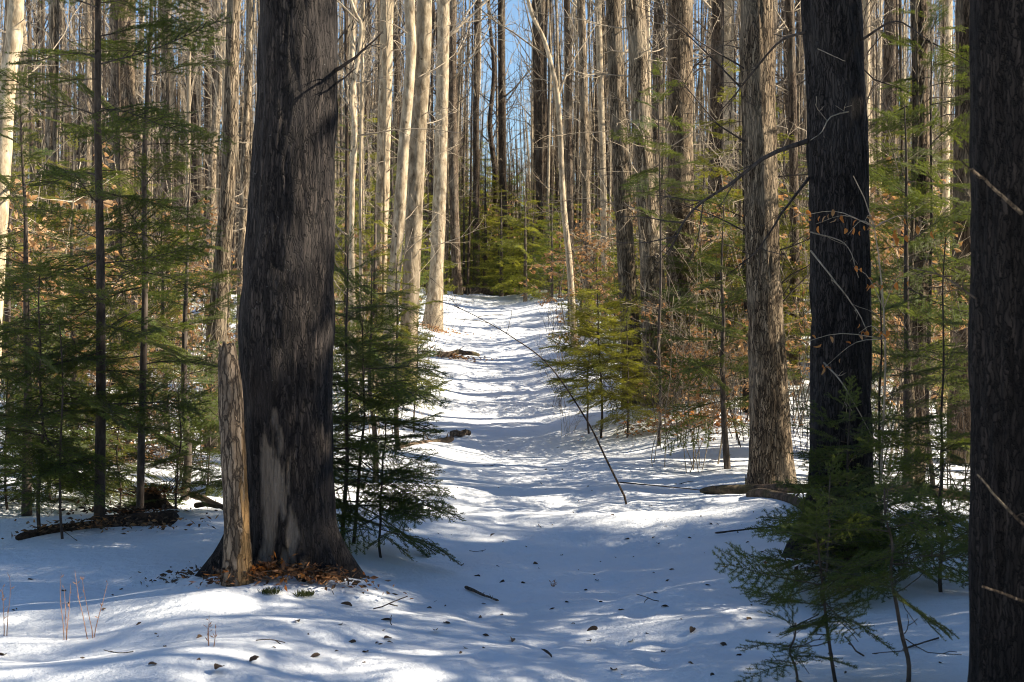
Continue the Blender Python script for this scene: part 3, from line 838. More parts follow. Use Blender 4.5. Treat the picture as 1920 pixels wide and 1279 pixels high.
# ------------------------------------------------------------------ conifers
def bough_arrays(L, seed, nlen, spacing, nwid, sec=16, tert=True, twig_sides=3, rich=1.0):
    """a flat fir spray along +X; returns MB with needles in slot 0, twigs in slot 1"""
    r = np.random.default_rng(seed)
    m = MB()
    segs = []
    n = 8
    t = np.linspace(0, 1, n + 1)
    bend = r.uniform(-.12, .12)
    P = np.stack([L * t, L * bend * t ** 2, -L * .10 * t ** 2 + L * .03 * np.sin(t * 5 + r.uniform(0, 6))], -1)
    m.tube(P, np.linspace(.007, .0022, n + 1) * max(L, .35), 4, 1)
    segs.append((P, .25))
    for k in range(sec):
        tt = .12 + .86 * (k + r.uniform(0, .6)) / sec
        side = 1 if k % 2 else -1
        i = min(int(tt * n), n - 1); f = tt * n - i
        p = P[i] * (1 - f) + P[i + 1] * f
        ang = R(r.uniform(42, 66)) * side
        l2 = L * (.46 * (1 - tt) ** .7 * r.uniform(.55, 1.1) + .05)
        if tt < .3: l2 *= .55 + tt
        d = np.array([math.cos(ang), math.sin(ang), r.normal(0, .10)])
        q = np.array([p, p + d * l2 * .5 + [0, 0, r.normal(0, .01)], p + d * l2 + [l2 * .12, 0, -l2 * r.uniform(.02, .18)]])
        m.tube(q, [.0032 * L + .0008, .0022 * L + .0006, .0012], twig_sides, 1, False)
        segs.append((q, 0.0))
        if tert and l2 > .1:
            nt_ = int(l2 / .055)
            for j in range(nt_):
                t3 = .2 + .75 * (j + r.uniform(0, .5)) / max(nt_, 1)
                p3 = q[0] * (1 - t3) + q[2] * t3
                s3 = 1 if (j % 2) else -1
                a3 = ang + R(r.uniform(35, 60)) * s3
                l3 = l2 * .42 * (1.05 - t3) * r.uniform(.5, 1.1) + .02
                d3 = np.array([math.cos(a3), math.sin(a3), r.normal(0, .12)])
                q3 = np.array([p3, p3 + d3 * l3])
                m.tube(q3, [.0014, .0009], 3, 1, False)
                segs.append((q3, 0.0))
    for q, skip in segs:
        d = np.linalg.norm(np.diff(q, axis=0), axis=1); s = np.concatenate([[0], np.cumsum(d)])
        cnt = int(s[-1] * (1 - skip) / spacing * rich)
        if cnt < 1: continue
        u = s[-1] * (skip + (1 - skip) * (np.arange(cnt) + r.uniform(0, 1, cnt)) / cnt)
        C = np.stack([np.interp(u, s, q[:, c]) for c in range(3)], -1)
        tv = q[-1] - q[0]; tv /= np.linalg.norm(tv)
        pv = np.cross([0, 0, 1.], tv); pv /= np.linalg.norm(pv) + 1e-9
        up = np.cross(tv, pv)
        for sg in (1, -1):
            k2 = r.uniform(0, 1, cnt) < .92
            Cc = C[k2]; c_ = len(Cc)
            dirv = pv * sg + tv * r.uniform(.35, 1.0, c_)[:, None] + up * r.normal(.15, .55, c_)[:, None]
            dirv /= np.linalg.norm(dirv, axis=1)[:, None]
            ln = nlen * r.uniform(.7, 1.15, c_)[:, None]
            wv = tv * nwid * .5
            V = np.stack([Cc - wv, Cc + wv, Cc + dirv * ln], 1).reshape(-1, 3)
            m.add(V, None, np.arange(c_ * 3).reshape(-1, 3), 0)
    return m

HD = [bough_arrays(1.0, 40 + k, .025, .0052, .0060, 22).mesh('bough', [M['needle'], M['twig_dark']], False) for k in range(5)]
SMALL = [bough_arrays(.45, 140 + k, .022, .0046, .0046, 13).mesh('bough', [M['needle'], M['twig_dark']], False) for k in range(4)]

def conifer(label, loc_, H, bl, nb, seed, lit=False, z0=.15, r0=None, sparse=0.0, lean=(0, 0), group=None, name='fir_tree', shape=1.0, bare=.0, fork=None):
    """thing > trunk, boughs; bl longest bough, shape: how fast boughs shorten upward"""
    rr = np.random.default_rng(seed)
    t = thing(name, label, 'conifer', loc_, 0, group)
    r0 = r0 or .011 * H + .006
    zs = np.linspace(0, H, 8)
    P = np.stack([lean[0] * zs + np.cumsum(rr.normal(0, .012, 8)), lean[1] * zs + np.cumsum(rr.normal(0, .012, 8)), zs - .05], -1)
    P[0, :2] = 0
    m = MB(); m.tube(resample(P, 24), np.linspace(r0, .004, 24), 9)
    # short dead twigs
    for k in range(int(6 + H * 3)):
        z = H * rr.uniform(.03, .7); a = rr.uniform(0, 6.28)
        p = np.array([np.interp(z, zs, P[:, 0]), np.interp(z, zs, P[:, 1]), z])
        branch_into(m, p, [math.cos(a), math.sin(a), rr.uniform(-.3, .3)], rr.uniform(.15, .5) * min(1, bl), .003, int(rr.integers(1e9)), 3, 1, 4, 0, .15, 0, 1)
    link('trunk', m.mesh('trunk', [M['twig_dark']]), t)
    a = rr.uniform(0, 6.28)
    for k in range(nb):
        u = (k + rr.uniform(0, .8)) / nb
        z = z0 + (H - z0) * u
        a += 2.399 + rr.normal(0, .35)
        if rr.uniform() < sparse: continue
        L = bl * ((1 - u) ** shape * .9 + .1) * rr.uniform(.65, 1.1)
        if u < .12: L *= .75
        p = (np.interp(z, zs, P[:, 0]), np.interp(z, zs, P[:, 1]), z - .05)
        src = SMALL if L < .42 else HD
        me = src[int(rr.integers(len(src)))]
        sc = L / (.45 if src is SMALL else 1.0)
        o = link('bough', me, t, p, (rr.normal(0, .42), R(rr.uniform(-18, 26)) - .35 * u, a), sc)
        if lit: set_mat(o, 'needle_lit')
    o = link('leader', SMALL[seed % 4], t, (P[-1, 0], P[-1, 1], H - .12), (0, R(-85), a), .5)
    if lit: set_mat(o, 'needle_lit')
    return t

G = on_ground
# left pair of dark firs
conifer('taller dark fir with stout stem among the boughs at left', G(186, 11.3), 6.6, 1.1, 66, 1, z0=.55, r0=.040, sparse=.10, lean=(-.006, 0), shape=.35)
conifer('slim dark fir leaning away from the taller fir toward the snag', G(262, 12.0), 6.2, 1.0, 52, 2, z0=.8, r0=.030, sparse=.15, lean=(.026, 0), shape=.35)
conifer('small dark fir rising at the frame edge before the bright leaning trunk', G(50, 12.6), 3.4, 1.05, 46, 3, z0=.35, shape=.5)
conifer('bushy dark fir sapling with low spreading boughs near the frame edge', G(75, 11.2), 1.9, .95, 44, 4, z0=.35, r0=.014, shape=.5)
conifer('thin fir sapling in shade between the bushy sapling and taller fir', G(118, 11.0), 1.5, .6, 18, 5, z0=.4, r0=.010, shape=.5)
conifer('shaded fir behind the slim dark fir, boughs toward the snag', G(345, 13.6), 2.9, .95, 40, 6, z0=.5, shape=.6)
conifer('dense green fir in sun patches behind the taller fir', G(140, 16.0), 3.2, 1.1, 36, 7, True, z0=.4, shape=.6)
conifer('sunlit green fir filling the gap behind the slim fir', G(318, 17.0), 2.6, 1.0, 34, 8, True, z0=.4, shape=.6)
conifer('green fir half hidden behind bright leaning trunk', G(20, 17.5), 3.8, 1.1, 38, 9, True, z0=.4, shape=.6)
conifer('fir with drooping green boughs farther behind the left pair', G(230, 20.0), 3.2, 1.1, 34, 10, True, z0=.4, shape=.6)
# right of the huge trunk
conifer('dark fir with two stems close beside the huge scarred trunk', G(640, 10.6), 2.0, .98, 36, 11, z0=.3, r0=.016, shape=.55, lean=(.01, 0))
conifer('dark fir sapling reaching over the trail edge beside the huge trunk', G(662, 10.75), 1.55, 1.0, 30, 12, z0=.22, r0=.013, shape=.5, lean=(.03, 0))
conifer('low thin fir sapling at the foot of the trailside firs', G(716, 10.5), .95, .75, 26, 13, z0=.15, r0=.009, shape=.6, lean=(-.02, 0))
conifer('small fir behind the dark trailside firs in broken sun', G(705, 14.5), 2.0, .95, 40, 14, z0=.4, shape=.6)
conifer('green fir on the bank below the curved smooth trunk', G(748, 16.5), 2.0, .8, 36, 15, True, z0=.55, shape=.6)
conifer('tiny bare-stemmed fir by the trail bank', G(776, 18.5), 1.3, .55, 20, 16, z0=.5, r0=.012, shape=.6)
# trailside firs on the right
conifer('yellow-green sunlit fir with two slim stems at the trail edge', G(1126, 17.6), 1.95, .80, 52, 17, True, z0=.45, r0=.014, shape=.55)
conifer('shorter sunlit fir beside the two stemmed fir', G(1105, 17.9), 1.5, .72, 40, 18, True, z0=.5, r0=.012, shape=.55)
conifer('fir with low hanging boughs at the foot of the close trio', G(1176, 17.4), 1.3, .7, 36, 19, True, z0=.2, r0=.012, shape=.6)
conifer('dark hemlock spreading below the half shadowed trunk', G(1310, 18.5), 2.0, 1.0, 44, 20, z0=.6, shape=.5)
conifer('thin hemlock with flat layers before the half shadowed trunk', G(1235, 16.8), 3.9, .75, 26, 21, z0=2.3, r0=.02, shape=.5)
conifer('hemlock sapling with sparse boughs between half shadowed and stout brown trunks', G(1365, 15.5), 2.6, .9, 40, 22, z0=.5, shape=.5)
conifer('tall hemlock behind the stout brown trunk with green layered boughs', G(1400, 19.0), 4.2, 1.2, 46, 23, True, z0=.8, shape=.55)
conifer('dark hemlock screen between the two near dark trunks', G(1700, 13.5), 3.4, 1.1, 44, 24, z0=.6, shape=.5)
conifer('sunlit hemlock glowing between near-black trunk and black edge trunk', G(1715, 18.5), 3.9, 1.2, 50, 25, True, z0=.5, shape=.55)
conifer('tall dark hemlock with high boughs beside pale mottled trunk', G(1752, 14.6), 4.6, 1.0, 46, 26, z0=1.6, r0=.024, shape=.45)
conifer('slim straight dark hemlock stem in front of the log beside black edge trunk', G(1756, 11.6), 2.2, .5, 24, 27, z0=.2, r0=.012, shape=.5)
conifer('hemlock in shade just past the near-black trunk', G(1655, 11.5), 1.9, .75, 34, 28, z0=.2, r0=.013, shape=.5)
# foreground hemlock in front of the near-black trunk
conifer('foreground hemlock sapling with wide flat boughs before the near-black trunk', G(1570, 7.15), .72, .62, 14, 29, z0=.32, r0=.009, shape=.3, lean=(-.12, .1))
conifer('foreground hemlock sapling leaning beside the black edge trunk', G(1702, 7.05), .88, .66, 14, 30, z0=.42, r0=.011, shape=.3, lean=(-.12, .15))
conifer('dense little hemlock hugging the foot of the near-black trunk', G(1590, 9.7), 1.1, .62, 46, 31, z0=.05, r0=.012, shape=.4)
conifer('small shaded hemlock below the frame beside the foreground saplings', G(1480, 6.9), .42, .45, 10, 32, z0=.12, r0=.007, shape=.3)
conifer('dark young hemlock behind the foreground saplings near the log', G(1765, 9.2), .95, .75, 32, 33, z0=.2, r0=.012, shape=.35)

conifer('shaded hemlock sapling spreading low before the foot of the near-black trunk', G(1545, 9.1), .75, .6, 30, 34, z0=.1, r0=.010, shape=.35)
conifer('low dark fir sapling on the snow between the rotten log and the snag', G(330, 12.4), .95, .65, 30, 35, z0=.1, r0=.010, shape=.5)
conifer('low dark fir sapling behind the rotten log at the frame edge', G(15, 12.8), 1.2, .7, 34, 36, z0=.1, r0=.011, shape=.5)
conifer('low fir sapling in sun before the brush pile', G(160, 13.8), 1.0, .7, 32, 37, True, z0=.1, r0=.010, shape=.5)
conifer('spreading low fir sapling past the slim fir in broken sun', G(385, 14.2), 1.1, .7, 32, 38, z0=.1, r0=.010, shape=.5)
conifer('wide low fir sapling under the boughs of the taller fir', G(225, 12.9), .8, .7, 26, 39, z0=.08, r0=.009, shape=.5)
conifer('feathery low fir sapling just behind the bushy sapling', G(100, 13.4), 1.0, .75, 30, 40, z0=.1, r0=.010, shape=.5)

# far conifers: copies with a joined crown
FB = [bough_arrays(1.0, 2000 + k, .05, .016, .016, 12, True) for k in range(7)]
def far_conifer_variant(k):
    rr = np.random.default_rng(1500 + k)
    m = MB(); H = 4.0
    m.tube([[0, 0, -.1], [0, 0, H * .5], [0, 0, H]], [.05, .03, .006], 6, 1)
    a = 0
    for b in range(46):
        u = (b + rr.uniform(0, .8)) / 46
        z = .3 + (H - .35) * u; a += 2.399 + rr.normal(0, .3)
        L = 1.25 * ((1 - u) ** .75 * .92 + .08) * rr.uniform(.6, 1.1)
        bm = FB[int(rr.integers(len(FB)))]
        V = np.vstack(bm.v) * L
        el = R(rr.uniform(-20, 22)); ro = rr.normal(0, .4); ca, sa = math.cos(a), math.sin(a)
        V = np.stack([V[:, 0], V[:, 1] * math.cos(ro) - V[:, 2] * math.sin(ro), V[:, 1] * math.sin(ro) + V[:, 2] * math.cos(ro)], -1)
        V = np.stack([V[:, 0] * math.cos(el) + V[:, 2] * math.sin(el), V[:, 1], -V[:, 0] * math.sin(el) + V[:, 2] * math.cos(el)], -1)
        V = np.stack([V[:, 0] * ca - V[:, 1] * sa, V[:, 0] * sa + V[:, 1] * ca, V[:, 2] + z], -1)
        off = m.n
        m.v.append(V); m.n += len(V)
        for q, qm in zip(bm.q, bm.qm): m.q.append(q + off); m.qm.append(qm)
        for q, qm in zip(bm.t, bm.tm): m.t.append(q + off); m.tm.append(qm)
    return m.mesh('crown', [M['needle_lit'], M['twig_dark']], False)
FC = [far_conifer_variant(k) for k in range(4)]
FTR = MB(); FTR.tube([[0, 0, -.2], [0, 0, 1.6], [0, 0, 3.9]], [.06, .04, .008], 8)
FTR = FTR.mesh('trunk', [M['twig_dark']])
FARC = []
def far_conifer(px, Y, H, seed, dark=False, wide=1.0):
    far_conifer_at((px - 960) / F * Y, Y, H, seed, dark, wide)
def far_conifer_at(x, Y, H, seed, dark=False, wide=1.0):
    px = x / Y * F + 960 if Y > 3 else 5000
    t = thing('young_conifer', '', 'conifer', (x, Y, gz(x, Y)), seed * 1.7, None, (H / 4 * wide, H / 4 * wide, H / 4))
    link('trunk', FTR, t)
    o = link('crown', FC[seed % 4], t)
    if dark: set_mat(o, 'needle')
    FARC.append((px, Y, H, dark, t))
for i, a in enumerate([(985, 42, 3.2), (940, 45, 3.0), (1035, 40, 2.7), (910, 52, 4.8), (890, 58, 6.0), (960, 60, 5.2), (1010, 55, 4.2), (1060, 46, 3.2), (870, 50, 3.6), (925, 70, 7),
                       (690, 36, 4.8), (735, 33, 4.0), (655, 30, 3.2), (680, 26, 2.4), (640, 40, 5.5), (770, 44, 4.2), (800, 52, 4.5), (700, 48, 5.5),
                       (1120, 44, 3.6), (1160, 36, 3.0), (1090, 34, 2.0), (1320, 28, 3.4), (1350, 34, 4.4), (1290, 40, 4.5), (1420, 30, 4.4), (1470, 26, 3.6), (1530, 32, 4.5),
                       (1640, 27, 3.8), (1690, 23, 3.4), (1740, 30, 4.4), (1780, 25, 3.8), (1660, 36, 4.5), (1800, 34, 4.8),
                       (20, 26, 3.8), (75, 22, 3.0), (110, 30, 3.8), (260, 31, 3.4), (300, 25, 2.4), (390, 29, 2.6), (60, 40, 5),
                       (1000, 44.5, 2.6), (962, 48, 2.6), (1030, 43, 2.8), (990, 47.5, 2.8), (935, 49.5, 2.4), (1050, 41, 2.4), (905, 55, 3.0), (935, 53, 2.6), (880, 54, 2.6), (850, 56, 3.5), (985, 52, 3.0), (1015, 49, 3.2), (1230, 46, 4.5), (870, 60, 5), (905, 64, 5), (940, 62, 4.2), (975, 58, 4.6), (1385, 44, 5.0), (1050, 60, 5.0)]):
    far_conifer(*a, i * 3 + 1, dark=(i % 3 == 2), wide=1.25 + .25 * math.sin(i * 2.1))
ru = np.random.default_rng(31)
for i in range(62):
    zone = i % 5
    if zone in (0, 1): px, Y, H = ru.uniform(1050, 1510), ru.uniform(20.5, 40), ru.uniform(1.0, 2.5)
    elif zone == 2: px, Y, H = ru.uniform(632, 800), ru.uniform(17, 34), ru.uniform(1.0, 2.8)
    elif zone == 3: px, Y, H = ru.uniform(-20, 430), ru.uniform(20, 40), ru.uniform(1.0, 2.4)
    else: px, Y, H = ru.uniform(1600, 1850), ru.uniform(17, 36), ru.uniform(1.6, 3.8)
    if abs((px - 960) / F * Y - trail_x(Y)) < 1.6: continue
    far_conifer(px, Y, H, 300 + i, dark=ru.uniform() < .35, wide=ru.uniform(1.0, 1.5))
# conifers out of view on the sunny side, they shade the foreground
AROUND = []
for c, ds, add, w in ((10.45, (5.6, 8.4, 12), 7, .66), (11.1, (6.6, 9.8, 14), 7.5, .66), (11.75, (7.6, 11.2), 8, .5), (9.75, (6.4, 9.6), 7.5, .34), (7.9, (6, 9), 3.5, .4), (9.15, (5.2, 8.8), 3.5, .42), (8.45, (4.6, 7.2, 10.4), 4.0, .55), (7.3, (4.6, 7.9, 10), 4, .6), (6.4, (5.5, 7, 11), 4, .7)):
    for d in ds:                 # a belt of hemlocks along the sunny side, with gaps that let bars of sun through
        AROUND.append((d, c + math.tan(R(SUN_AZ)) * d, d * .73 + add, w))
rw = np.random.default_rng(66)
while len(AROUND) < 66:      # the same wood goes on beside and behind the viewer
    x, y = rw.uniform(-22, 22), rw.uniform(-26, 14)
    if math.hypot(x, y) < 5.5 or (y > -2 and abs(x) < max(y, 0) * .36 + 5.5) or (x > 0 and y > 5): continue
    AROUND.append((x, y, rw.uniform(8, 15), .85))
for i, (x, y, H, w) in enumerate(AROUND):
    far_conifer_at(x, y, H, 50 + i, True, w)
def name_conifers():
    rows = {}
    for px, Y, H, dark, t in FARC:
        lo = [s for c, s in LAND if c <= px]; hi = [s for c, s in LAND if c > px]
        size = 'small' if H < 3.3 else ('middling' if H < 4.7 else 'tall')
        tone = 'dark green' if dark else 'yellow-green'
        d = 'near' if Y < 30 else ('farther' if Y < 45 else 'distant')
        if px > 1930 or px < -60: reg = None
        elif lo and hi: reg = 'between %s and %s' % (lo[-1], hi[0])
        elif lo: reg = 'past the ' + lo[-1]
        else: reg = 'before the ' + hi[0]
        rows.setdefault((size, tone, d, reg), []).append((px, t))
    for (size, tone, d, reg), L in rows.items():
        L.sort(key=lambda a: a[0])
        for i, (px, t) in enumerate(L):
            if reg is None:
                t['label'] = '%s %s conifer out of view beside or behind the viewer' % (size, tone); t['group'] = 'conifers out of view'
            else:
                t['label'] = '%s%s %s %s conifer %s' % (ORD[i], d, size, tone.split()[0] if 'dark' in tone else tone, reg); t['group'] = 'young conifers of the undergrowth'
name_conifers()

# ------------------------------------------------------------------ beech saplings with dry leaves
def leaf_mesh(name, mat, L, W, curl, seed):
    r_ = np.random.default_rng(seed)
    V = []; n = 5
    for i in range(n):
        t = i / (n - 1)
        w = W * math.sin(PI * (t * .9 + .06)) ** .8 * .5
        z = -curl * L * t ** 2 + r_.normal(0, .03) * L
        V += [[L * t, -w, z + w * .5], [L * t, 0, z - w * .15], [L * t, w, z + w * .55]]
    Q = []
    for i in range(n - 1):
        b_ = i * 3
        Q += [[b_, b_ + 3, b_ + 4, b_ + 1], [b_ + 1, b_ + 4, b_ + 5, b_ + 2]]
    m = MB(); m.add(V, Q)
    return m.mesh(name, [mat])
BL = [leaf_mesh('leaf', M['beech'], .075, .040, .3 + .15 * k, k) for k in range(4)]
OL = [leaf_mesh('leaf', M['orange'], .085, .055, .3 + .15 * k, 10 + k) for k in range(4)]

def leaf_arr(p, d, L, W, r_):
    d = d / (np.linalg.norm(d) + 1e-9)
    s = np.cross(d, r_.normal(0, 1, 3)); s /= np.linalg.norm(s) + 1e-9
    u = np.cross(d, s)
    c = p + d * L * .5
    return np.array([p, c + s * W * .5 + u * W * .2, p + d * L, c - s * W * .5 + u * W * .2, c - u * W * .1])

BEECH = {}
def beech_variant(k, mat):
    r_ = np.random.default_rng(3000 + k)
    st = MB(); lf = MB()
    P = wander([0, 0, -.05], [r_.normal(0, .1), r_.normal(0, .1), 1], 2.2, 8, .06, 3000 + k)
    st.tube(P, np.linspace(.011, .003, 9), 6)
    for b in range(20):
        t = r_.uniform(.2, 1); i = int(t * 7.99)
        a = r_.uniform(0, 6.28)
        Q = wander(P[i], [math.cos(a), math.sin(a), r_.uniform(.05, .6)], r_.uniform(.4, 1.0) * (1.2 - t * .6), 5, .12, int(r_.integers(1e9)))
        st.tube(Q, np.linspace(.004, .0014, 6), 3, 0, False)
        for c in range(3):
            q = Q[int(r_.integers(1, 5))]
            W_ = wander(q, (Q[-1] - Q[0]) + r_.normal(0, .35, 3), r_.uniform(.12, .35), 3, .15, int(r_.integers(1e9)))
            st.tube(W_, [.002, .0017, .0014, .001], 3, 0, False)
            for e in range(5):
                p = W_[int(r_.integers(1, 4))] + r_.normal(0, .015, 3)
                lf.add(leaf_arr(p, np.array([r_.normal(0, .7), r_.normal(0, .7), -.5 + r_.normal(0, .35)]), r_.uniform(.05, .09), r_.uniform(.028, .05), r_), None, [[0, 1, 4], [1, 2, 4], [2, 3, 4], [3, 0, 4]])
    return st.mesh('stem', [M['twig_grey']]), lf.mesh('foliage', [M[mat]], False)
BV = [beech_variant(0, 'beech'), beech_variant(1, 'beech'), beech_variant(2, 'russet'), beech_variant(3, 'beech')]
def beech(label, px, Y, k, s=1.0, rz=0.0, wide=1.0):
    t = thing('beech_sapling', label, 'sapling', G(px, Y), rz, 'beech saplings holding dry leaves', (s * wide, s * wide, s))
    link('stem', BV[k][0], t); link('foliage', BV[k][1], t)
beech('tan leaved beech sapling at the foot of the curving pale trunk', 1085, 30, 0, .85, 1, 1.3)
beech('copper leaved beech sapling trailside of the close grey trio', 1110, 24, 3, .75, 2, 1.3)
beech('pale tan beech sapling behind the low firs at the trail bend', 1130, 38, 1, 1.3, 3)
beech('bright orange leaved beech sapling before the half shadowed trunk', 1300, 15.6, 2, .5, 2.4, 1.3)
beech('orange leaved beech sapling at the foot of the half shadowed trunk', 1285, 17.8, 2, .62, 4, 1.3)
beech('rust coloured low beech sapling beside the stout brown trunk', 1325, 17.0, 2, .55, 5, 1.3)
beech('brown leaved beech sapling rising before the stout brown trunk', 1345, 15.8, 1, .85, 2.2)
beech('sparse beech sapling behind the stout brown trunk', 1395, 21, 0, 1.1, 2.9)
beech('cream leaved beech sapling glowing behind the taller fir', 110, 15.0, 0, 1.35, .4, 1.1)
beech('bright tan beech sapling close to the bright leaning trunk', 50, 16.0, 3, 1.4, 1.4, 1.1)
beech('low russet beech sapling beside the snag in broken sun', 352, 15.5, 2, .7, 2.4, 1.2)
beech('amber beech sapling behind the slim fir', 250, 18.0, 1, 1.2, 5.4)
beech('small golden beech sapling under the bright sided trunk', 690, 20.5, 3, .6, 3.2)
beech('tan beech sapling in the thicket past the near-black trunk', 1665, 15.5, 0, 1.2, 1.1)
beech('russet beech sapling in the thicket beside the pale mottled trunk', 1740, 17.0, 2, 1.2, 4.1)
beech('brown beech sapling beside black edge trunk', 1795, 19.0, 1, 1.4, 3.3)
beech('tan beech sapling spreading over the bend firs', 1060, 34, 3, 1.0, .3, 1.4)
beech('pale copper beech sapling beside the orange patched trunk', 1115, 29, 0, 1.0, 4.3, 1.4)
beech('low tan beech sapling under the curving pale trunk', 1072, 25, 1, .55, 1.9, 1.6)
beech('golden beech sapling behind the close grey trio', 1150, 31, 3, 1.2, 2.5, 1.2)
beech('dull brown beech sapling behind the brown trunk past the log', 1690, 18.5, 3, 1.1, .8, 1.2)
beech('dry leaved beech sapling between straight dim trunk and stout brown trunk', 1372, 19.5, 3, 1.1, 5.8, 1.2)
beech('sunny tan beech sapling behind the shaded fir', 372, 19, 0, 1.0, 3.9, 1.2)
beech('wide tan beech sapling behind the bushy dark fir', 95, 19, 1, 1.3, 3.0, 1.3)
beech('straw coloured beech sapling deep behind the taller fir', 165, 22, 3, 1.4, .9, 1.3)
beech('straw coloured beech sapling deep behind the slim fir', 280, 23, 0, 1.3, 2.2, 1.3)
beech('pale beech sapling beyond the bright leaning trunk', 25, 23, 1, 1.5, 4.8, 1.3)
beech('tan beech sapling before the tan ridged trunk', 400, 24, 3, 1.0, 5.1, 1.2)
beech('tan beech sapling beside the crooked sapling', 650, 22, 0, 1.0, 1.2, 1.2)
beech('low tan beech sapling behind the trailside firs', 700, 25, 1, .9, 2.8, 1.3)
beech('large copper beech sapling behind the half shadowed trunk', 1300, 23, 0, 1.3, .2, 1.3)
beech('pale tan beech sapling under the straight dim trunk', 1345, 25, 1, 1.3, 3.6, 1.3)
beech('copper beech sapling behind the stout brown trunk toward the trail', 1400, 24, 2, 1.2, 4.4, 1.3)
beech('tan beech sapling far behind the near-black trunk on its trail side', 1490, 22, 3, 1.3, 2.1, 1.3)
beech('tan beech sapling beside the slim straight hemlock', 1770, 21, 1, 1.4, 1.7, 1.2)
beech('straw beech sapling in the thicket behind the log', 1640, 20, 0, 1.4, .5, 1.2)
beech('distant tan beech sapling at the trail end', 905, 54, 0, 1.6, 2.0)
beech('distant copper beech sapling beyond the bend firs', 1030, 50, 2, 1.4, 5.0)

def near_beech():
    """the beech whose few orange leaves hang before the near-black trunk, every leaf a part"""
    r_ = np.random.default_rng(55)
    b = G(1655, 9.6)
    t = thing('beech_sapling', 'thin beech sapling with orange leaves hanging before the near-black trunk', 'sapling', b)
    st = MB()
    P = resample([[0, 0, -.05], loc(b, 1652, 900, 9.6), loc(b, 1660, 650, 9.55), loc(b, 1640, 430, 9.5), loc(b, 1600, 330, 9.5)], 16)
    st.tube(P, np.linspace(.009, .003, 16), 6)
    spots = []
    for py, ends in ((430, [(1500, 405), (1530, 420), (1620, 418), (1590, 440), (1740, 420), (1690, 440)]), (560, [(1600, 500), (1640, 530), (1700, 520)]), (660, [(1475, 655), (1610, 625), (1655, 630)]), (640, [(1545, 690)])):
        for ex, ey in ends:
            i = int(np.argmin(np.abs(P[:, 2] - (at(0, py, 9.5).z - b.z))))
            e = np.array(loc(b, ex, ey, 9.5 + r_.normal(0, .12)))
            mid = (P[i] + e) / 2 + [0, 0, .06]
            Q = resample([P[i], mid, e], 8)
            st.tube(Q, np.linspace(.0035, .0012, 8), 4)
            for k in range(5):
                spots.append(Q[int(r_.integers(4, 8))] + r_.normal(0, .02, 3))
    link('stem', st.mesh('stem', [M['twig_grey']]), t)
    for p in spots:
        me = (OL if r_.uniform() < .6 else BL)[int(r_.integers(4))]
        link('leaf', me, t, p, (r_.normal(0, .6), R(60) + r_.normal(0, .6), r_.uniform(0, 6.28)), r_.uniform(.28, .55))
near_beech()

